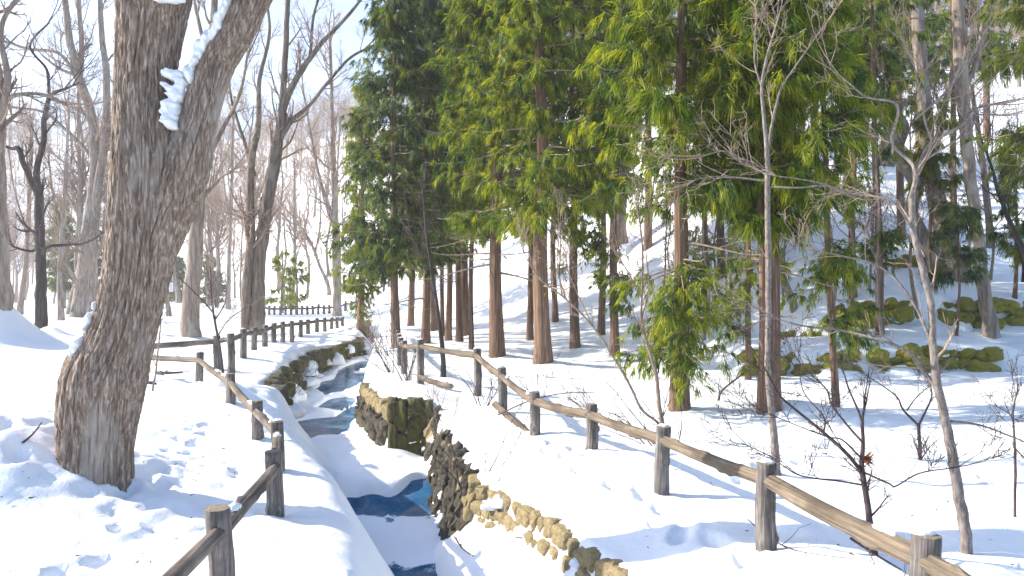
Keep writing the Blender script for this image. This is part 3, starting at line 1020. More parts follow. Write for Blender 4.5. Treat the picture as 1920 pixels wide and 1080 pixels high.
# ------------------------------------------------------------------ bare trees
def bare_from_limbs(name, label, limbs, Y, bark, twig, seed, per=(7, 6, 5), lens=(1.8, .8, .4), t0=.35, group=None, up=.16, base=None, sides=12, ang=(30, 65), cat="tree", rmin=.006, flat=0., zspread=.35, jit=.2, tips=2):
    """limbs: lists of (px, py, width px) seen at distance Y, the first one starting at the ground"""
    rng = np.random.default_rng(seed)
    first = limbs[0][0]
    root = at(first[0], first[1], Y)
    t = thing(name, label, cat, tuple(root), group)
    tb, cb = Build(), Build()
    s = Y / FOCAL
    for li, lm in enumerate(limbs):
        n = max(10, len(lm) * 6)
        pr = np.array([np.append(at(p[0], p[1], Y) - root + np.array([0, (rng.normal(0, zspread) if (k > 0 and li > 0) else 0) + (p[3] if len(p) > 3 else 0), 0]), p[2] * s / 2) for k, p in enumerate(lm)])
        if li == 0:
            pr = np.concatenate([[pr[0] - np.array([0, 0, .5, -.0])], pr])
        P = smooth_path(pr, n)
        C, R = P[:, :3], np.maximum(P[:, 3], rmin)
        C = C + np.stack([noise3(np.arange(n) * .6, li * 7.7, seed), noise3(np.arange(n) * .6, li * 3.1, seed + 9.), 0 * R], -1) * (R * .14)[:, None]
        if li == 0:
            R = R * (1 + .35 * np.exp(-np.linspace(0, 1, n) * 14))
        tb.tubes(C[None], R[None], sides)
        P1, R1 = offshoots(C[None], R[None], per[0], rng, t0=(t0 if li == 0 else .1), ang=ang, length=lens[0], nseg=7, up=up, rad=.42, rmin=rmin, flat=flat, jit=jit * .7)
        if tips and lm[-1][2] <= 5:
            Pt, Rt = offshoots(C[None], R[None], tips, rng, t0=.86, t1=1.0, ang=(4, 28), length=lens[0] * 1.1, taper_len=0, nseg=7, up=up, rad=.75, rmin=rmin, flat=flat, jit=jit * .5)
            P1, R1 = np.concatenate([P1, Pt]), np.concatenate([R1, Rt])
        cb.tubes(P1, R1, 4)
        P2, R2 = offshoots(P1, R1, per[1], rng, t0=.2, ang=ang, length=lens[1], nseg=6, up=up, rad=.6, rmin=rmin, flat=flat, jit=jit)
        cb.tubes(P2, R2, 3)
        if len(per) > 2 and per[2]:
            P3, R3 = offshoots(P2, R2, per[2], rng, t0=.15, ang=ang, length=lens[2], nseg=4, up=up * .6, rad=.7, rmin=rmin * .8, flat=flat)
            cb.tubes(P3, R3, 3) if Y < 25 else cb.tubes(P3[:, ::3], R3[:, ::3], 3)
    tb.build("trunk", bark, t)
    cb.build("branches", twig, t)
    return t

bare_from_limbs("bare_tree", "dark crooked tree with forked trunk at far left of clearing",
                [[(77, 632, 22), (77, 560, 20), (76, 480, 17), (74, 400, 16), (72, 362, 15)],
                 [(72, 366, 13), (62, 335, 11), (48, 305, 10), (40, 280, 9), (20, 278, 6), (0, 270, 5)],
                 [(72, 366, 13), (80, 320, 11), (82, 265, 10), (80, 220, 9), (92, 175, 7), (120, 165, 5), (150, 155, 3)],
                 [(92, 175, 6), (85, 130, 5), (60, 90, 4), (90, 40, 3)],
                 [(80, 480, 8), (100, 465, 6), (125, 457, 4), (165, 453, 3), (210, 425, 2)],
                 [(73, 455, 7), (50, 470, 5), (28, 462, 4), (12, 450, 3)]], 37.5, BARK_DARK, TWIG_DARK, 1, per=(5, 5, 4), lens=(2.2, 1.0, .5), t0=.6)
bare_from_limbs("bare_tree", "thick brown trunk cut by left edge behind snow heap",
                [[(-6, 620, 52), (-4, 540, 46), (-8, 450, 40), (-10, 330, 34), (-4, 200, 28), (-20, 60, 20), (-10, -80, 14)],
                 [(-4, 250, 16), (20, 150, 12), (10, 60, 9), (50, -40, 6)],
                 [(-6, 200, 14), (30, 180, 8), (70, 172, 6), (110, 190, 4)]], 30, BARK_TAN, TWIG, 2, per=(7, 6, 5), lens=(2.6, 1.1, .5), t0=.45)
bare_from_limbs("bare_tree", "pale double trunk tree behind big forked tree",
                [[(150, 590, 26), (158, 500, 22), (168, 400, 20), (178, 300, 18), (172, 220, 17), (150, 150, 15), (132, 80, 13), (120, -20, 10), (110, -120, 7)],
                 [(172, 590, 22), (172, 470, 18), (184, 360, 16), (200, 260, 14), (206, 150, 12), (190, 60, 10), (180, -60, 7)],
                 [(150, 150, 11), (146, 80, 9), (144, 0, 8), (150, -90, 5)],
                 [(178, 300, 9), (130, 250, 6), (80, 210, 5), (30, 205, 3)],
                 [(200, 380, 12), (215, 300, 10), (230, 220, 8), (210, 120, 6)],
                 [(165, 200, 8), (110, 100, 6), (50, 90, 5), (5, 75, 4)]], 62, BARK_GREY, TWIG, 3, per=(8, 7, 6), lens=(4.5, 2.0, .9), t0=.35, rmin=.011)
bare_from_limbs("bare_tree", "straight grey trunk standing right of big forked tree",
                [[(358, 637, 31), (360, 560, 29), (364, 480, 27), (370, 400, 25), (375, 320, 23), (380, 220, 20), (392, 120, 16), (402, 0, 12), (405, -100, 8)],
                 [(376, 330, 10), (410, 250, 8), (440, 170, 6), (470, 100, 4)], [(392, 120, 9), (370, 40, 7), (350, -60, 5)],
                 [(372, 380, 8), (410, 330, 5), (455, 315, 3)]], 34.4, BARK_TAN, TWIG, 4, per=(7, 6, 5), lens=(2.8, 1.2, .5), t0=.5)
bare_from_limbs("bare_tree", "twin trunk tree with yellow lichen streak behind left fence",
                [[(482, 628, 26), (483, 560, 25), (488, 480, 24), (500, 400, 21), (508, 330, 19), (522, 250, 16), (535, 190, 14), (560, 140, 11), (600, 85, 9), (660, 20, 6), (720, -60, 4)],
                 [(462, 618, 20), (466, 540, 18), (472, 460, 17), (476, 380, 15), (482, 300, 13), (480, 230, 11), (485, 150, 8), (500, 60, 6), (490, -60, 4)],
                 [(500, 400, 15), (510, 300, 14), (525, 200, 12), (535, 100, 11), (543, 0, 9), (548, -100, 6)],
                 [(525, 262, 11), (545, 225, 9), (575, 200, 7), (620, 165, 6), (660, 115, 5), (700, 78, 4)],
                 [(478, 330, 8), (455, 250, 6), (430, 180, 5), (425, 100, 3)],
                 [(540, 170, 8), (575, 110, 6), (590, 40, 5), (610, -40, 4)],
                 [(505, 360, 6), (470, 410, 4), (430, 400, 3), (400, 395, 2)]], 38, BARK_TAN, TWIG, 5, per=(8, 7, 5), lens=(2.6, 1.2, .55), t0=.45, rmin=.008)
bare_from_limbs("bare_tree", "slim grey tree far back between twin trunks and grey trunk",
                [[(428, 576, 8), (430, 480, 7), (434, 380, 6), (436, 280, 5), (440, 180, 4)], [(432, 420, 4), (418, 330, 3), (410, 250, 2)]], 82, BARK_GREY, TWIG, 6, per=(14, 7, 4), lens=(5, 2.2, 1), t0=.35, rmin=.012)
bare_from_limbs("bare_tree", "tall grey tree rising at left edge of the cedar group",
                [[(632, 580, 14), (630, 480, 13), (628, 380, 11), (624, 280, 9), (622, 180, 7), (618, 60, 5)], [(628, 420, 6), (600, 330, 5), (585, 250, 4), (570, 170, 3)]], 58, BARK_GREY, TWIG, 7, per=(14, 7, 5), lens=(3.6, 1.7, .8), t0=.3, rmin=.010)
bare_from_limbs("bare_tree", "leaning thin grey tree on the snow slope beyond far fence",
                [[(617, 545, 7), (600, 500, 6), (580, 450, 5), (560, 420, 4), (545, 400, 3)], [(590, 480, 4), (600, 420, 3), (598, 350, 2)]], 80, BARK_GREY, TWIG, 8, per=(10, 7, 4), lens=(4, 2, 1), t0=.3, rmin=.012)
bare_from_limbs("bare_tree", "pale slanted young trunk at far left beyond dark tree",
                [[(38, 588, 10), (46, 520, 9), (52, 440, 8), (56, 340, 7), (60, 230, 5)], [(52, 440, 4), (30, 360, 3), (20, 280, 2)]], 68, BARK_TAN, TWIG, 9, per=(12, 7, 4), lens=(4.2, 2, .9), t0=.35, rmin=.011)
bare_from_limbs("bare_tree", "thin dark brown trunk midway between dark crooked tree and double trunk",
                [[(115, 603, 11), (112, 540, 10), (114, 470, 9), (120, 400, 8), (124, 300, 6), (130, 200, 4)], [(116, 440, 5), (100, 360, 4), (88, 290, 3)], [(135, 585, 6), (140, 540, 6), (128, 500, 5), (110, 470, 4)]], 54, BARK_GREY, TWIG, 10, per=(10, 7, 4), lens=(3.4, 1.6, .8), t0=.35, rmin=.010)
bare_from_limbs("bare_bush", "small dark leafless bush beyond grey trunk in open snow",
                [[(406, 574, 7), (404, 550, 4), (398, 530, 3)], [(406, 570, 4), (412, 545, 3), (414, 520, 2)], [(405, 560, 3), (392, 530, 2), (380, 510, 2)]], 90, BARK_DARK, TWIG_DARK, 12, per=(12, 6, 3), lens=(2.2, 1.2, .6), t0=.2, rmin=.014, cat="bush")
bare_from_limbs("bare_tree", "large pale forked trunk behind middle cedars on slope",
                [[(1160, 440, 28), (1163, 380, 25), (1166, 320, 23), (1165, 270, 22), (1160, 230, 16), (1150, 180, 13), (1140, 110, 11), (1130, 0, 8)], [(1168, 285, 16), (1180, 245, 13), (1196, 210, 11), (1215, 150, 9), (1225, 60, 7)]], 44, BARK_TAN, TWIG, 13, per=(9, 6, 4), lens=(3, 1.4, .7), t0=.5, rmin=.009)
bare_from_limbs("leaning_tree", "thick dark leaning trunk on right slope above mossy walls",
                [[(1797, 535, 48), (1788, 490, 40), (1772, 430, 36), (1757, 370, 32), (1745, 310, 29), (1736, 240, 26), (1730, 170, 24), (1724, 90, 23), (1718, 0, 21), (1712, -120, 20)],
                 [(1765, 535, 34), (1758, 500, 30), (1742, 450, 26), (1722, 400, 24), (1704, 345, 22), (1690, 290, 21), (1672, 240, 19), (1648, 190, 17), (1620, 140, 14), (1590, 80, 11), (1570, 10, 8)],
                 [(1742, 300, 16), (1765, 250, 13), (1780, 190, 11), (1790, 100, 9)]], 28, BARK_GREY, TWIG, 14, per=(6, 6, 4), lens=(2.0, 1.0, .5), t0=.55)
bare_from_limbs("bare_tree", "slanted brown trunk in front of tall mossy wall at right",
                [[(1860, 637, 26), (1848, 560, 22), (1838, 480, 20), (1828, 400, 20), (1818, 320, 21), (1810, 240, 22), (1804, 150, 24), (1800, 60, 24), (1796, -40, 20), (1790, -160, 14)],
                 [(1808, 170, 12), (1835, 110, 9), (1850, 40, 7)]], 24.4, BARK_TAN, TWIG, 15, per=(6, 6, 5), lens=(1.8, .8, .4), t0=.6)
bare_from_limbs("bare_tree", "thin grey trunk behind slanted brown trunk on right slope",
                [[(1862, 508, 16), (1856, 440, 13), (1850, 370, 12), (1842, 300, 10), (1833, 240, 9), (1822, 160, 6)]], 31, BARK_GREY, TWIG, 16, per=(8, 6, 4), lens=(1.8, .9, .4), t0=.5)
bare_from_limbs("bare_tree", "dark bent stem leaning left across right slope edge",
                [[(1925, 500, 14), (1895, 420, 9), (1872, 360, 7), (1858, 310, 5), (1840, 260, 3)], [(1880, 390, 5), (1905, 330, 4), (1915, 270, 3)]], 25, BARK_DARK, TWIG_DARK, 17, per=(7, 5, 3), lens=(1.4, .7, .3), t0=.3)
bare_from_limbs("bare_tree", "broad pale trunk high on slope left of leaning trunk",
                [[(1617, 345, 24), (1616, 280, 22), (1615, 200, 21), (1620, 100, 19), (1626, 0, 16), (1630, -90, 12)]], 44, BARK_TAN, TWIG, 18, per=(12, 6, 4), lens=(2.6, 1.3, .6), t0=.45)
bare_from_limbs("bare_tree", "broad pale trunk high on slope touching leaning trunk",
                [[(1666, 348, 30), (1664, 290, 27), (1672, 220, 25), (1684, 130, 22), (1692, 30, 18), (1698, -80, 13)]], 42, BARK_TAN, TWIG, 19, per=(10, 6, 4), lens=(2.6, 1.3, .6), t0=.45)
bare_from_limbs("bare_tree", "tall slim pale trunk behind thin sprayed cedar at upper right",
                [[(1507, 430, 16), (1506, 330, 14), (1503, 220, 13), (1500, 110, 12), (1492, 0, 10), (1486, -100, 7)]], 38, BARK_TAN, TWIG, 20, per=(10, 6, 4), lens=(2.2, 1.1, .5), t0=.45)
bare_from_limbs("bare_tree", "short leaning yellowish trunk behind the paired cedar trunks",
                [[(1492, 588, 15), (1480, 550, 14), (1466, 515, 12), (1452, 470, 10), (1440, 420, 8)]], 27, BARK_TAN, TWIG, 22, per=(5, 5, 3), lens=(1.2, .6, .3), t0=.4)
bare_from_limbs("bare_tree", "dark slanted slim stem left of the nearest cedar row",
                [[(831, 677, 9), (824, 610, 8), (815, 545, 7), (806, 480, 6), (798, 420, 5), (794, 360, 3)], [(812, 520, 3), (790, 470, 2), (770, 440, 2)]], 21, BARK_DARK, TWIG_DARK, 23, per=(6, 5, 3), lens=(.9, .5, .25), t0=.35)

# background woods: three kinds of bare tree, copied
def generic_bare(label, H, r, seed, bark, twig, per=(16, 8, 5), lens=(.34, .14, .07), rmin=.012, group=None):
    rng = np.random.default_rng(seed)
    t = thing("bare_tree", label, "tree", (0, 0, 0), group)
    n = 14
    s = np.linspace(0, 1, n)
    C = np.stack([.02 * H * noise3(s * 4, seed, 0), .02 * H * noise3(s * 4, seed, 5.), s * H - .4], -1)
    R = r * (1 - .8 * s) * (1 + .4 * np.exp(-s * 25))
    tb, cb = Build(), Build()
    tb.tubes(C[None], R[None], 9)
    P1, R1 = offshoots(C[None], R[None], per[0], rng, t0=.25, ang=(25, 60), length=lens[0] * H, nseg=7, up=.2, rad=.5, rmin=rmin)
    tb.tubes(P1[:6], R1[:6], 6)
    cb.tubes(P1[6:], R1[6:], 5)
    P2, R2 = offshoots(P1, R1, per[1], rng, t0=.2, length=lens[1] * H, nseg=5, up=.15, rad=.6, rmin=rmin)
    cb.tubes(P2, R2, 3)
    P3, R3 = offshoots(P2, R2, per[2], rng, t0=.2, length=lens[2] * H, nseg=3, up=.1, rad=.7, rmin=rmin * .8)
    cb.tubes(P3, R3, 3)
    tb.build("trunk", bark, t)
    cb.build("branches", twig, t)
    return t

rw = np.random.default_rng(99)
LEFT = [("medium height leafless grey trees in the left background", "medium leafless grey barked tree in snow of the left background"),
        ("slim leafless tan trees in the left background", "slim leafless tan barked tree in snow of the left background"),
        ("tallest leafless grey trees in the left background", "tall stout leafless grey tree in snow of the left background")]
SLOPE = [("medium height leafless grey trees on the hillside", "medium leafless grey tree on snowy hillside behind the cedars"),
         ("slim leafless tan trees on the hillside", "slim leafless tan tree on snowy hillside behind the cedars"),
         ("tallest leafless grey trees on the hillside", "tall stout leafless grey tree on snowy hillside behind the cedars")]
protos = [generic_bare(LEFT[0][1], 17, .24, 301, BARK_GREY, TWIG, per=(18, 9, 6), group=LEFT[0][0]),
          generic_bare(LEFT[1][1], 14, .17, 302, BARK_TAN, TWIG, per=(18, 9, 6), group=LEFT[1][0]),
          generic_bare(LEFT[2][1], 20, .30, 303, BARK_GREY, TWIG, per=(18, 9, 6), group=LEFT[2][0])]
spots = []
tries = 0
while len(spots) < 34 and tries < 4000:
    tries += 1
    y_ = rw.uniform(60, 150)
    px = rw.uniform(-60, 700)
    x_ = (px - 960) / FOCAL * y_
    if abs(px - 350) < 12 or any(abs((px - q[2])) < 9 for q in spots) or (y_ < 75 and 480 < px < 700):
        continue
    spots.append((x_, y_, px))
for k, (x_, y_, _) in enumerate(spots):
    p = protos[k % 3]
    if k < 3:
        p.location, p.rotation_euler = (x_, y_, tz(x_, y_)), (0, 0, rw.uniform(0, 6.28))
    else:
        copy_thing(p, (x_, y_, tz(x_, y_)), rw.uniform(0, 6.28), rw.uniform(.8, 1.2))
for k in range(30):
    px = rw.uniform(700, 1950)
    y_ = rw.uniform(56, 110)
    x_ = (px - 960) / FOCAL * y_
    copy_thing(protos[k % 3], (x_, y_, tz(x_, y_)), rw.uniform(0, 6.28), rw.uniform(.7, 1.0), SLOPE[k % 3][1], SLOPE[k % 3][0])

SG = "slim leafless saplings on the snowy slope between the cedars"
sp = generic_bare("slim leafless sapling on snowy slope between the cedar trunks", 6.5, .05, 311, TWIG, TWIG, per=(12, 6, 4), lens=(.28, .14, .07), rmin=.007, group=SG)
first = True
for k in range(26):
    px = rw.uniform(1040, 1930)
    x_, y_, z_ = hit(px, rw.uniform(470, 640))
    if 19 < y_ < 60:
        if first:
            sp.location, first = (x_, y_, z_), False
        else:
            copy_thing(sp, (x_, y_, z_), rw.uniform(0, 6.28), rw.uniform(.6, 1.3))

# far wood on the valley side: one mass
def far_wood():
    rng = np.random.default_rng(404)
    b = Build()
    kinds = []
    for s in range(5):
        kb = Build()
        n = 6
        H = 15
        t = np.linspace(0, 1, n)
        C = np.stack([.3 * noise3(t * 3, s, 0), .3 * noise3(t * 3, s, 4.), t * H], -1)
        R = .20 * (1 - .8 * t)
        kb.tubes(C[None], R[None], 5)
        P1, R1 = offshoots(C[None], R[None], 13, rng, t0=.2, ang=(25, 60), length=5, nseg=4, up=.2, rad=.5, rmin=.035)
        kb.tubes(P1, R1, 3)
        P2, R2 = offshoots(P1, R1, 4, rng, t0=.2, length=2.4, nseg=2, up=.15, rad=.7, rmin=.030)
        kb.tubes(P2, R2, 3)
        P3, R3 = offshoots(np.concatenate([P1[:, ::3], P2]), np.ones((len(P1) + len(P2), 2)) * .03, 6, rng, t0=.1, length=1.9, nseg=2, up=.2, flat=0)
        blades(kb, P3[:, 0], unit(P3[:, 1] - P3[:, 0]), rng, 1, 2.0, .055, .1, 0, .5)
        kinds.append((np.concatenate(kb.v), np.concatenate(kb.q), np.concatenate(kb.t)))
    N = 560
    px = rng.uniform(-250, 2100, N)
    Y = np.where(px < 760, rng.uniform(150, 330, N), rng.uniform(100, 260, N))
    X = (px - 960) / FOCAL * Y
    Z = terrain(X, Y, False)
    for i in range(N):
        v, q, tq = kinds[i % 5]
        a, s = rng.uniform(0, 6.28), rng.uniform(.7, 1.25)
        c, sn = math.cos(a) * s, math.sin(a) * s
        w = np.stack([v[:, 0] * c - v[:, 1] * sn + X[i], v[:, 0] * sn + v[:, 1] * c + Y[i], v[:, 2] * s + Z[i] - .3], -1)
        b.add(w, q, tq)
    o = b.build("far_woodland", TWIG)
    o["kind"] = "stuff"
    tag(o, "distant leafless woodland covering the hillsides beyond the park", "woodland")
far_wood()

# ------------------------------------------------------------------ cedars
def cedar(label, px, py, width, H, hb, Lmax, seed, needles=NEEDLE_GREEN, dens=1.0, top_px=None, Y=None, group=None, low=0, lowrange=(.8, 3.0), lowlen=.9, bladew=.024, bark=BARK_CEDAR, bare_low=6, side_bias=None, name="cedar_tree", tint0=.45):
    rng = np.random.default_rng(seed)
    if Y is None:
        x, y, z = hit(px, py)
    else:
        y = Y
        x = (px - 960) / FOCAL * y
        z = tz(x, y)
    t = thing(name, label, "tree", (x, y, z), group)
    r = width * .84 / FOCAL * y / 2
    n = 26
    s = np.linspace(0, 1, n) ** 1.4
    lean = ((top_px - px) / FOCAL * y / ((py if Y is None else 600) / FOCAL * y)) if top_px is not None else rng.normal(0, .008)
    C = np.stack([lean * s * H + .05 * noise3(s * 5, seed, 1.), .05 * noise3(s * 5, seed, 8.), s * H - .25], -1)
    R = r * (1 - .82 * s) * (1 + .38 * np.exp(-s * H / .35) + .04 * noise3(s * 30, seed, 3.))
    tb, cb, fb = Build(), Build(), Build()
    # trunk with shallow fluting
    sides = 22
    a = np.arange(sides) * 2 * PI / sides
    S, A = np.meshgrid(s * H, a, indexing='ij')
    flute = 1 + .09 * fbm(np.cos(A) * 3 + seed, np.sin(A) * 3, S * .35, 3)
    W = C[:, None] + (R[:, None] * flute)[..., None] * np.stack([-np.cos(A), np.sin(A), 0 * A], -1)
    add_rings(tb, W)
    # main branches
    def branch_set(nb, h0, h1, lfun, up0, nbl, ntuft, kb, tl):
        h = rng.uniform(h0, h1, nb)
        az = rng.uniform(0, 2 * PI, nb)
        if side_bias is not None:
            az = np.where(rng.uniform(size=nb) < .35, side_bias + rng.normal(0, .6, nb), az)
        az = np.where(rng.uniform(size=nb) < .16, -PI / 2 + rng.normal(0, .8, nb), az)
        L = lfun(h) * rng.uniform(.55, 1.15, nb)
        m = 8
        u = np.linspace(0, 1, m)
        P = np.zeros((nb, m, 3))
        cx = np.interp(h, s * H - .25, C[:, 0])
        cy = np.interp(h, s * H - .25, C[:, 1])
        sag = rng.uniform(.10, .34, nb)
        wob = rng.normal(0, .10, nb)
        for i in range(m):
            rad = u[i] * L
            P[:, i, 0] = cx + np.cos(az + wob * u[i] * 2) * rad
            P[:, i, 1] = cy + np.sin(az + wob * u[i] * 2) * rad
            P[:, i, 2] = h + L * (up0 * u[i] - sag * 1.3 * u[i] ** 1.5 + .14 * u[i] ** 4)
        RR = np.maximum(.011 * L + .006, .008)[:, None] * np.linspace(1, .3, m)[None]
        cb.tubes(P, RR, 5)
        if nbl == 0:
            return
        P1, R1 = offshoots(P, RR, nbl, rng, t0=.10, t1=1.0, ang=(35, 75), length=.5, lvar=.45, taper_len=.35, nseg=5, jit=.2, up=-.22, rad=.5, rmin=.004, flat=.45)
        sel = rng.uniform(size=len(P1)) < (.4 if y < 27 else .25)
        cb.tubes(P1[sel][:, ::2], R1[sel][:, ::2], 3)
        # tufts strung along the branchlets
        mm = len(P1)
        tip = np.clip(rng.normal(tint0, .26, mm), 0, 1)
        for q in range(ntuft):
            f = rng.uniform(.15, 1.0, mm) * 4
            i = np.minimum(f.astype(int), 3)
            ff = (f - i)[:, None]
            ar = np.arange(mm)
            pp = P1[ar, i] * (1 - ff) + P1[ar, i + 1] * ff
            dd = unit(P1[ar, i + 1] - P1[ar, i])
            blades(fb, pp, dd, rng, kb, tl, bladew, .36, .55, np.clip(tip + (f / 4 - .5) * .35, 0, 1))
    crownH = H - hb
    def lf(h):
        u = np.clip((h - hb) / crownH, 0, 1)
        return Lmax * (1 - .85 * u ** 1.3) * np.clip(.55 + u * 6, 0, 1)
    ztop = min(H * .95, CAM_H + .385 * y - z + 1.2)
    nb_vis = int(11 * max(ztop - hb, .8) * dens)
    far = y > 33
    kb_, nt_ = (5, 3) if far else (7, 4)
    if far:
        bladew *= 1.45
    branch_set(nb_vis, hb, max(ztop, hb + .8), lf, .12, 15, nt_, kb_, .26 if not far else .30)
    if H * .97 > ztop + .5:
        branch_set(int(4 * (H * .97 - ztop) * dens), ztop, H * .97, lf, .12, 9, 3, 4, .26)
    if bare_low:
        branch_set(bare_low, min(max(1.5, hb - 1.8), hb), hb + 1, lambda h: Lmax * .8 + 0 * h, .05, 2, 1, 3, .14)
    if low:
        branch_set(low, lowrange[0], lowrange[1], lambda h: lowlen + 0 * h, -.05, 13, 4, 6, .17)
    tb.build("trunk", bark, t)
    if cb.n:
        cb.build("branches", TWIG, t)
    if fb.n:
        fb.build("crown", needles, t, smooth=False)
    return t

cedar("stoutest red cedar trunk in the middle of the row beside right fence", 1018, 682, 40, 16, 3.7, 2.6, 501, NEEDLE_GREEN, 1.15, tint0=.55)
cedar("second stout cedar left of the stoutest, with long bare side branches", 930, 668, 33, 16, 4.0, 2.8, 502, NEEDLE_GREEN, 1.1, bare_low=14, side_bias=PI, tint0=.45)
cedar("near cedar with dense low green sprays hiding its lower trunk", 1277, 764, 40, 13, 3.7, 2.0, 503, NEEDLE_GREEN, 1.15, low=34, lowrange=(.75, 3.1), lowlen=1.05, bladew=.02, tint0=.5)
cedar("right trunk of the paired cedars behind pale sapling", 1455, 768, 30, 15, 3.4, 1.6, 504, NEEDLE_GREEN, 1.1, bladew=.022, tint0=.5, top_px=1440)
cedar("left orange lit trunk of the paired cedars", 1431, 774, 22, 13, 3.6, 1.5, 505, NEEDLE_GREEN, .9, bladew=.022, tint0=.55, top_px=1415)
cedar("slim cedar with green sprays on its trunk right of the stoutest", 1152, 666, 20, 16, 5.2, 2.1, 506, NEEDLE_GREEN, 1.0, low=12, lowrange=(1.2, 3.6), lowlen=.7)
cedar("orange footed cedar just right of the stoutest cedar", 1076, 651, 22, 16, 5.4, 2.3, 507, NEEDLE_GREEN, 1.0, low=8, lowrange=(3, 4.5), lowlen=.6)
cedar("small cedar trunk beside the slim sprayed cedar", 1129, 628, 16, 17, 6.0, 2.2, 508, NEEDLE_GREEN, .9, low=8, lowrange=(3.2, 5), lowlen=.7)
cedar("cedar trunk touching left side of the stoutest cedar", 994, 636, 16, 17, 5.6, 2.3, 509, NEEDLE_LIME, .9)
cedar("thinnest cedar trunk left of the second stout cedar", 884, 655, 12, 13, 5.6, 1.9, 510, NEEDLE_LIME, .8)
cedar("orange cedar trunk in the left trio, right hand one", 860, 640, 16, 16, 5.2, 2.4, 511, NEEDLE_LIME, .9)
cedar("orange cedar trunk in the left trio, middle one", 842, 637, 15, 16, 4.6, 2.4, 512, NEEDLE_DARK, .9)
cedar("cedar trunk in the left trio, left hand one", 830, 630, 11, 15, 4.2, 2.4, 513, NEEDLE_LIME, .9)
cedar("bushy cedar forming the dark left edge of the cedar group", 742, 0, 20, 15, 2.9, 2.6, 514, NEEDLE_DARK, 1.3, Y=28.5, tint0=.42)
cedar("dark cedar hanging low over the fence bend", 800, 0, 20, 15, 3.4, 2.8, 515, NEEDLE_DARK, 1.25, Y=31.5, tint0=.4)
cedar("yellow green cedar at left end of cedar group near tall grey tree", 676, 0, 16, 14, 2.2, 1.6, 516, NEEDLE_LIME, 1.0, Y=42, low=10, lowrange=(1, 3), lowlen=1.0)
cedar("tall cedar at back between left trio and second stout cedar", 872, 0, 22, 18, 6.2, 3.0, 517, NEEDLE_GREEN, 1.1, Y=36)
cedar("green cedar at back behind left trio and fence bend", 812, 0, 16, 15, 3.6, 2.6, 533, NEEDLE_LIME, 1.0, Y=40)
cedar("yellowish cedar far back above the fence bend", 770, 0, 16, 14, 3.2, 2.4, 534, NEEDLE_LIME, .9, Y=47)
cedar("cedar at back between the stoutest and orange footed cedars", 1040, 0, 14, 18, 6.8, 2.5, 518, NEEDLE_LIME, .9, Y=38)
cedar("thin slanted cedar with sparse sprays right of paired cedars", 1573, 762, 16, 14, 4.6, 1.2, 519, NEEDLE_GREEN, .55, top_px=1535, low=16, lowrange=(1.2, 4.5), lowlen=.75, bladew=.02)
cedar("straight slim cedar standing before the upper mossy wall", 1652, 626, 18, 16, 6.4, 1.6, 520, NEEDLE_GREEN, .6, top_px=1632, low=14, lowrange=(2, 6), lowlen=.8)
cedar("young dark fir sapling between the two upper mossy walls", 1796, 632, 7, 4.4, 1.9, .8, 521, NEEDLE_DARK, .4, bare_low=0, name="fir_sapling")
cedar("yellow green cedar hanging in from right edge of view", 1990, 0, 34, 16, 5.0, 2.1, 522, NEEDLE_LIME, .9, Y=19)
cedar("cedar on right slope above thin slanted cedar", 1590, 0, 22, 16, 5.8, 1.9, 523, NEEDLE_GREEN, .6, Y=36)
cedar("cedar on right slope behind leaning dark trunk", 1722, 0, 20, 15, 4.6, 1.8, 524, NEEDLE_DARK, .65, Y=38)
cedar("cedar on slope between near cedar and paired cedars", 1352, 0, 18, 16, 4.6, 1.9, 525, NEEDLE_GREEN, .8, Y=34, low=8, lowrange=(1, 4), lowlen=.9)
cedar("slim cedar on slope behind near cedar to its right", 1322, 0, 15, 15, 4.6, 1.7, 526, NEEDLE_LIME, .8, Y=30, low=8, lowrange=(1, 4), lowlen=.9)
cedar("tall cedar at back over middle gap beside pale forked trunk", 1215, 0, 18, 20, 10.0, 2.4, 527, NEEDLE_GREEN, .9, Y=42)
cedar("dark cedar high on slope near right edge", 1850, 0, 16, 13, 4.4, 1.7, 528, NEEDLE_DARK, .6, Y=46)
cedar("cedar behind paired cedars with brownish lower sprays", 1400, 0, 14, 14, 3.4, 1.5, 529, NEEDLE_LIME, .9, Y=20, low=14, lowrange=(1.2, 3.4), lowlen=.9)
cedar("thin cedar far back on slope right of paired cedars", 1530, 0, 14, 15, 4.0, 1.7, 530, NEEDLE_DARK, .6, Y=42, low=8, lowrange=(1, 4), lowlen=1.0)
cedar("small conifer with dark crown behind double trunk at left", 118, 0, 14, 13, 2.4, 2.6, 531, NEEDLE_DARK, 1.2, Y=88, bladew=.05, bark=BARK_GREY)
cedar("dark conifer in left background beside slanted young trunk", 175, 0, 14, 12, 2.0, 2.6, 532, NEEDLE_DARK, 1.2, Y=96, bladew=.05, bark=BARK_GREY)
cedar("blue green conifer clump behind grey trunk in left background", 395, 0, 12, 8, .4, 3.2, 535, NEEDLE_DARK, 1.2, Y=120, bladew=.06, bark=BARK_GREY)
cedar("dark conifer behind big tree at its right edge", 335, 0, 12, 8, .4, 3.0, 536, NEEDLE_DARK, 1.2, Y=126, bladew=.06, bark=BARK_GREY)
cedar("young light green conifer behind twin trunk beyond far fence", 528, 0, 7, 6.5, .6, 1.9, 537, NEEDLE_LIME, .28, Y=72, bladew=.04, bark=BARK_GREY)
cedar("second young light green conifer beyond far fence", 556, 0, 7, 5.5, .8, 1.6, 538, NEEDLE_LIME, .3, Y=70, bladew=.04, bark=BARK_GREY)

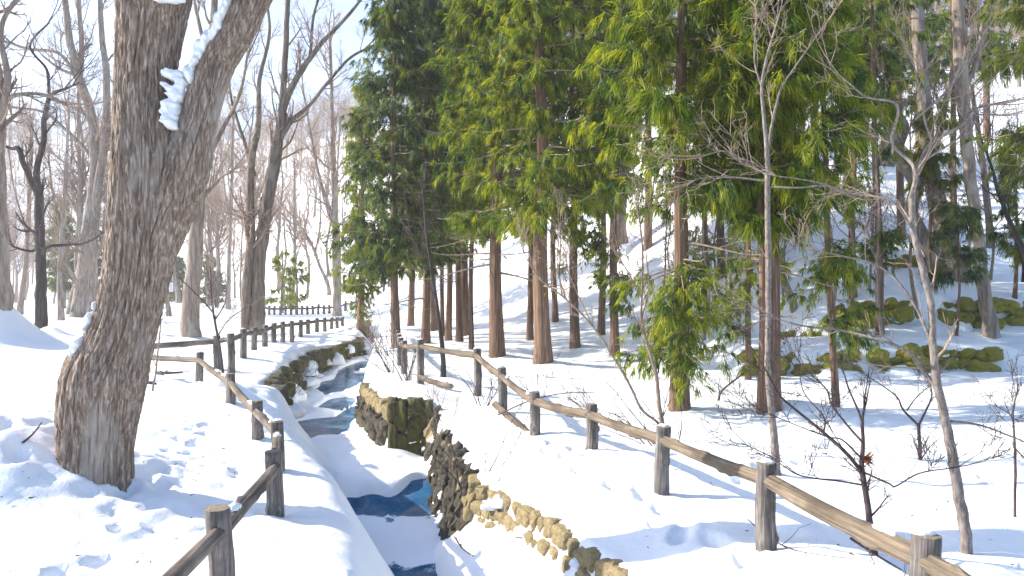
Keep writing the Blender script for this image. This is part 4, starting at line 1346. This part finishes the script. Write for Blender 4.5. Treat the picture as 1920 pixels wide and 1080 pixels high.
cedar("tall dark cedar crown above leaning trunk at upper right", 1690, 0, 18, 14, 6.3, 2.3, 541, NEEDLE_DARK, .7, Y=31)
cedar("green cedar crown right of leaning trunk near top right", 1790, 0, 16, 14, 6.6, 2.2, 542, NEEDLE_GREEN, .6, Y=33)
cedar("slim cedar crown at upper right between thin slanted cedar and slope trunks", 1600, 0, 16, 13, 5.6, 2.0, 543, NEEDLE_GREEN, .7, Y=26, low=6, lowrange=(2.5, 4.5), lowlen=.8)
cedar("young yellow green cedar on slope left of tall mossy wall", 1745, 0, 10, 7, 2.4, 1.3, 544, NEEDLE_LIME, .5, Y=27.5)
cedar("young cedar with thin sprays at right edge above mossy wall", 1905, 0, 9, 6, 1.4, 1.1, 545, NEEDLE_GREEN, .45, Y=25.8)

# ------------------------------------------------------------------ saplings, shrubs and twigs near the camera
def sapling(label, limbs, Y, seed, bark=BARK_SAPLING, twig=TWIG, per=(6, 5, 4), lens=(.9, .45, .2), name="sapling", up=.08, rmin=.0035, ang=(25, 60), t0=.45, flat=0., cat="sapling", jit=.12):
    return bare_from_limbs(name, label, limbs, Y, bark, twig, seed, per=per, lens=lens, t0=t0, up=up, sides=9, rmin=rmin, ang=ang, cat=cat, flat=flat, zspread=.10, jit=.12, tips=3)

sapling("tall pale sapling rising behind third fence post in front of paired cedars",
        [[(1455, 882, 16), (1452, 820, 14), (1446, 770, 13), (1440, 700, 12), (1441, 600, 11), (1440, 480, 11), (1439, 380, 10), (1438, 280, 9), (1432, 220, 7), (1428, 170, 6), (1440, 100, 5), (1456, 40, 3), (1462, -20, 2)],
         [(1439, 290, 6), (1455, 220, 5), (1468, 160, 4), (1490, 130, 3), (1530, 70, 2.5), (1560, 30, 2)],
         [(1430, 170, 4), (1418, 110, 3), (1412, 50, 2), (1420, 0, 2)],
         [(1440, 330, 4), (1400, 300, 3), (1360, 285, 2.5), (1300, 300, 2)],
         [(1440, 350, 4), (1490, 355, 3), (1540, 350, 2.5), (1610, 372, 2)],
         [(1440, 340, 4), (1380, 330, 3), (1330, 330, 2), (1285, 345, 2)]], 9.8, 601, per=(5, 4, 2), lens=(.8, .4, .2), flat=.3)
sapling("pale forked sapling leaning at right beyond last fence post",
        [[(1813, 1028, 20), (1803, 960, 20), (1792, 890, 19), (1775, 800, 17), (1758, 720, 15), (1748, 640, 14), (1744, 560, 13), (1728, 500, 12), (1712, 430, 11), (1708, 370, 11)],
         [(1708, 372, 9), (1700, 330, 7), (1690, 260, 6), (1665, 200, 5), (1630, 180, 4), (1580, 150, 3), (1540, 130, 2)],
         [(1708, 372, 10), (1725, 320, 8), (1750, 270, 7), (1790, 240, 6), (1840, 200, 5), (1920, 180, 3)],
         [(1750, 270, 5), (1740, 220, 4), (1720, 180, 3), (1700, 120, 2)],
         [(1715, 225, 4), (1760, 180, 4), (1800, 130, 3), (1840, 60, 2)],
         [(1712, 430, 5), (1660, 380, 4), (1600, 360, 3), (1540, 345, 2.5), (1450, 330, 2)],
         [(1745, 640, 6), (1710, 560, 5), (1660, 500, 4), (1600, 480, 3), (1520, 470, 2)],
         [(1760, 735, 10), (1735, 690, 8), (1715, 670, 7), (1650, 640, 6), (1580, 620, 4), (1500, 610, 3), (1430, 590, 2)],
         [(1782, 790, 6), (1840, 798, 4), (1900, 820, 3), (1960, 845, 2)],
         [(1735, 300, 4), (1800, 250, 3), (1850, 210, 2.5), (1900, 215, 2)]], 6.9, 602, per=(4, 3, 2), lens=(.6, .3, .15), flat=.2)
sapling("low branching sapling leaning left just behind the nearest rail",
        [[(1640, 1032, 12), (1632, 985, 12), (1624, 930, 11), (1616, 880, 10), (1618, 830, 7), (1620, 770, 4), (1622, 765, 3)],
         [(1614, 882, 8), (1580, 845, 7), (1545, 810, 6), (1510, 778, 5), (1470, 745, 4), (1440, 700, 3), (1400, 640, 2)],
         [(1618, 830, 5), (1600, 800, 4), (1575, 765, 3.5), (1550, 730, 3), (1510, 690, 2)],
         [(1620, 910, 4), (1580, 905, 3.5), (1530, 895, 3), (1480, 880, 2.5), (1450, 860, 2), (1390, 830, 1.5)],
         [(1618, 885, 4), (1650, 898, 3.5), (1690, 915, 3), (1730, 895, 3), (1780, 870, 2)],
         [(1616, 860, 4), (1590, 830, 3), (1550, 818, 2.5), (1500, 800, 2), (1430, 770, 1.5)],
         [(1545, 810, 3.5), (1520, 770, 3), (1500, 730, 2), (1490, 690, 1.5)]], 6.7, 603, TWIG_DARK, TWIG_DARK, per=(5, 4, 3), lens=(.4, .22, .12))
sapling("small dark forked sapling alone on open snow at right",
        [[(1725, 856, 7), (1724, 820, 6.5), (1722, 795, 6)], [(1722, 798, 5), (1700, 770, 4), (1680, 745, 3), (1640, 715, 2), (1600, 690, 1.5)], [(1722, 798, 5), (1735, 770, 4), (1746, 745, 3), (1755, 715, 2)], [(1700, 770, 3), (1720, 745, 2), (1740, 720, 1.5)]],
        10.6, 604, BARK_DARK, TWIG_DARK, per=(4, 4, 3), lens=(.45, .25, .12))
sapling("thin red brown whip sapling near right frame edge",
        [[(1903, 940, 5), (1904, 880, 5), (1902, 820, 4), (1900, 770, 3), (1910, 720, 2)], [(1903, 840, 3), (1925, 880, 2), (1950, 910, 1.5)], [(1902, 800, 2.5), (1885, 775, 2), (1860, 760, 1.5)]],
        8.2, 605, TWIG_DARK, TWIG_DARK, per=(4, 4, 2), lens=(.35, .2, .1))
sapling("curved thin sapling behind fence left of near cedar",
        [[(1243, 802, 9), (1236, 760, 8), (1230, 700, 7), (1215, 650, 6), (1203, 600, 5), (1204, 540, 4), (1205, 480, 4), (1200, 420, 3), (1192, 380, 2)], [(1203, 600, 3), (1215, 540, 2.5), (1212, 450, 2), (1230, 400, 1.5)], [(1204, 560, 3), (1180, 520, 2.5), (1160, 480, 2)]],
        11.2, 606, TWIG, TWIG, per=(6, 5, 3), lens=(.6, .3, .15))
sapling("long thin arching branch sapling in front of stoutest cedar",
        [[(1240, 800, 5), (1205, 770, 5), (1180, 720, 5), (1150, 670, 4.5), (1110, 610, 4), (1060, 560, 3.5), (1010, 520, 3), (980, 470, 2)], [(1060, 560, 3), (1045, 500, 2), (1050, 430, 1.5)], [(1110, 610, 3), (1080, 540, 2), (1060, 500, 1.5)]],
        12.2, 607, TWIG, TWIG, per=(6, 5, 3), lens=(.6, .3, .15))
sapling("thin leafless sapling beside gate post in front of left fence",
        [[(418, 702, 5), (413, 660, 5), (405, 615, 4.5), (400, 585, 4), (396, 550, 3), (394, 500, 2)], [(401, 588, 3), (375, 560, 2.5), (355, 540, 2), (340, 520, 1.5)], [(403, 600, 3), (415, 570, 2), (425, 540, 1.5)], [(408, 630, 2.5), (430, 600, 2), (460, 575, 1.5)]],
        19.5, 608, TWIG_DARK, TWIG, per=(5, 4, 3), lens=(.8, .4, .2))
sapling("tiny twig sapling in snow right of big forked tree",
        [[(286, 732, 4), (292, 700, 3.5), (296, 660, 3), (300, 620, 2.5), (303, 580, 1.5)], [(294, 690, 2), (280, 670, 1.5), (272, 650, 1)]], 15.5, 609, TWIG, TWIG, per=(5, 4, 2), lens=(.5, .25, .1))

def shrub(label, px, py, Y, n, h, spread, seed, lean=0., bark=TWIG_DARK, rad=.010, per=(3, 3), lens=(.45, .2)):
    rng = np.random.default_rng(seed)
    p = at(px, py, Y)
    z = tz(p[0], p[1])
    t = thing("bare_shrub", label, "shrub", (p[0], p[1], z))
    b = Build()
    m = 8
    P = np.zeros((n, m, 3))
    P[:, 0, :2] = rng.normal(0, spread * .12, (n, 2))
    P[:, 0, 2] = -.1
    d = unit(np.stack([rng.normal(lean, spread * .5, n), rng.normal(0, spread * .4, n), np.ones(n)], -1))
    L = h * rng.uniform(.5, 1.15, n)
    for i in range(1, m):
        d = unit(d + rng.normal(0, .10, (n, 3)) + np.array([lean * .04, 0, -.02]))
        P[:, i] = P[:, i - 1] + d * (L / (m - 1))[:, None]
    R = rad * rng.uniform(.7, 1.3, n)[:, None] * np.linspace(1, .35, m)[None]
    b.tubes(P, R, 5)
    P1, R1 = offshoots(P, R, per[0], rng, t0=.25, ang=(20, 55), length=lens[0], nseg=5, up=.05, rad=.7, rmin=.003)
    b.tubes(P1, R1, 4)
    P2, R2 = offshoots(P1, R1, per[1], rng, t0=.2, ang=(25, 60), length=lens[1], nseg=4, up=.0, rad=.7, rmin=.0028)
    b.tubes(P2, R2, 3)
    b.build("stems", bark, t)
    return t
shrub("tangled leafless shrub growing from the rough dark wall face", 880, 900, 11.0, 9, 1.5, .9, 701, .0)
shrub("arching thin shrub over the olive stone block", 835, 810, 14.2, 14, 1.3, 1.1, 702, -.5, TWIG, .005)
shrub("tall thin stems by the receding fence posts", 765, 700, 19.5, 13, 2.0, .7, 703, -.15)
shrub("leaning bare stems between stream bank and fence bend", 735, 690, 21.5, 10, 2.2, .6, 704, -.35)
shrub("slanting bare shrub behind fence below the stoutest cedar", 1140, 800, 13.2, 13, 1.5, .8, 705, -.4, TWIG_DARK, .006)
shrub("fine bare shrub behind fence in front of stout cedars", 1010, 730, 16.6, 11, 1.3, .8, 706, -.3, TWIG_DARK, .006)
shrub("sparse bare shrub behind fence left of near cedar", 1235, 790, 11.6, 9, 1.3, .9, 707, -.5)
shrub("bare shrub on left bank rim by bulging snow", 535, 700, 21.0, 7, 1.3, .7, 708, .1)
shrub("sparse stems on left bank above stone wall", 580, 668, 25.5, 7, 1.4, .8, 709, .1)
shrub("drooping twiggy shrub over upstream right bank", 715, 650, 30, 16, 1.6, 1.2, 710, -.4, TWIG, .008)
shrub("bare shrub in front of second stout cedar by fallen rail", 905, 740, 15.5, 8, 1.1, .8, 711, -.2)
shrub("broad twiggy shrub fanning left of paired cedars", 1395, 690, 14.8, 14, 1.6, 1.3, 712, -.6, TWIG, .006)
shrub("fine twiggy shrub at far bend of the fence", 700, 600, 40, 16, 2.4, 1.0, 713, -.1, TWIG, .012)
shrub("thin grassy shrub by near right frame corner", 1690, 1060, 5.6, 4, .5, .9, 714, .7, TWIG_DARK, .004)

# fallen sticks and bark on the snow
def stick(label, pts, r, seed, name="fallen_branch"):
    rng = np.random.default_rng(seed)
    P = np.array([[x, y, max(z, tz(x, y) + r * .5)] for x, y, z in pts])
    t = thing(name, label, "branch", tuple(P[0]))
    b = Build()
    C = smooth_path(P, 12) - P[0]
    R = np.linspace(r, r * .45, 12)
    b.tubes(C[None], R[None], 7, True)
    P1, R1 = offshoots(C[None], R[None], 4, rng, ang=(30, 60), length=-.25, nseg=4, up=.05, rad=.6, rmin=.003)
    b.tubes(P1, R1, 4)
    o = b.build("stem", TWIG_DARK, t)
    return t
def onsnow(px, py):
    return hit(px, py)
def g3(px, py, dz=0.):
    x, y, z = hit(px, py)
    return (x, y, z + dz)
stick("small dark stick lying on slumped snow beside lower pool", [g3(852, 1012, .03), g3(868, 1033, .02), g3(888, 1046, .01)], .012, 801)
stick("dark forked branch lying in snow under nearest right rail", [g3(1596, 1036, .12), g3(1640, 1062, .06), g3(1690, 1082, .02)], .014, 802)
stick("black curved stick poking from snow left of big tree", [g3(42, 834, .02), g3(62, 826, .06), g3(78, 818, .12)], .012, 803)
stick("dark broken limb standing in snow right of near cedar", [g3(1347, 752, -.05), (4.2, 15.2, .35), (4.55, 15.2, .62)], .03, 804)
stick("dark driftwood strip on snow behind left fence", [g3(296, 706, .05), g3(318, 708, .06), g3(343, 706, .05)], .05, 805)
stick("short dark wood piece near big tree behind left fence", [g3(275, 722, .03), g3(284, 723, .03), g3(293, 722, .02)], .045, 806)
stick("long thin dark branch leaning across fence behind fallen rail", [(-.25, 13.9, .02), (.4, 12.9, .45), (.9, 12.4, .62), (1.3, 12.2, .65)], .014, 807)
stick("thin wire like twig at foot of third fence post", [g3(1402, 995, .12), g3(1450, 1020, .04), g3(1530, 1045, .03), g3(1600, 1052, .01)], .006, 808)

lq = np.random.default_rng(88)
lit = Build()
n_ = 900
lx = np.concatenate([lq.uniform(.5, 9, 600), lq.uniform(-8, -2.2, 300)])
ly = np.concatenate([lq.uniform(6, 24, 600), lq.uniform(5, 18, 300)])
ok_ = (lx < -2.6 - .12 * (ly - 5)) | (lx > np.interp(ly, RY, RX) + .3)
lx, ly = lx[ok_], ly[ok_]
lz = terrain(lx, ly) + .012
dd_ = lq.normal(size=(len(lx), 3)) * np.array([1, 1, .12])
blades(lit, np.stack([lx, ly, lz], -1), unit(dd_), lq, 1, .07, .014, .1, 0, .5)
lo_ = lit.build("forest_litter", TWIG_DARK, smooth=False)
lo_["kind"] = "stuff"
tag(lo_, "small bits of twig and bark scattered over the snow", "litter")

# a bunch of dead brown leaves caught on the low sapling
lb = Build()
lr = np.random.default_rng(9)
lt = thing("dead_leaves", "clump of curled brown dead leaves on low sapling", "leaf clump", tuple(at(1622, 860, 6.75)))
blades(lb, np.zeros((14, 3)), unit(lr.normal(size=(14, 3)) + np.array([.6, 0, -.1])), lr, 2, .09, .035, .5, .1, .5)
lb.build("leaf", make_bark("dead_leaf", (.10, .035, .015), (.20, .08, .03), (.3, .14, .05)), lt, smooth=False)

# a small white notice on a pole, and a few far things in the park
sg = thing("notice_sign", "white notice board on a pole in far left background", "sign", tuple(at(322, 560, 95)))
b = Build()
b.tubes(np.array([[[.25, 0, -.3], [.25, 0, 3.6]]]), np.array([[.06, .06]]), 8, True)
b.build("pole", WOOD_POST, sg)
def box(b, x0, x1, y0, y1, z0, z1):
    v = [(x, y, z) for z in (z0, z1) for y in (y0, y1) for x in (x0, x1)]
    b.add(v, [(0, 2, 3, 1), (4, 5, 7, 6), (0, 1, 5, 4), (2, 6, 7, 3), (0, 4, 6, 2), (1, 3, 7, 5)])
WHITE = material("white_paint")[0]
WHITE.node_tree.nodes["Principled BSDF"].inputs["Base Color"].default_value = (.8, .8, .8, 1)
INK = material("blue_grey_ink")[0]
INK.node_tree.nodes["Principled BSDF"].inputs["Base Color"].default_value = (.12, .14, .25, 1)
b = Build(); box(b, -.3, .2, -.05, -.02, .85, 1.95); b.build("board", WHITE, sg, smooth=False)
b = Build(); box(b, -.1, -.04, -.056, -.051, .95, 1.85); b.build("stripe", INK, sg, smooth=False)
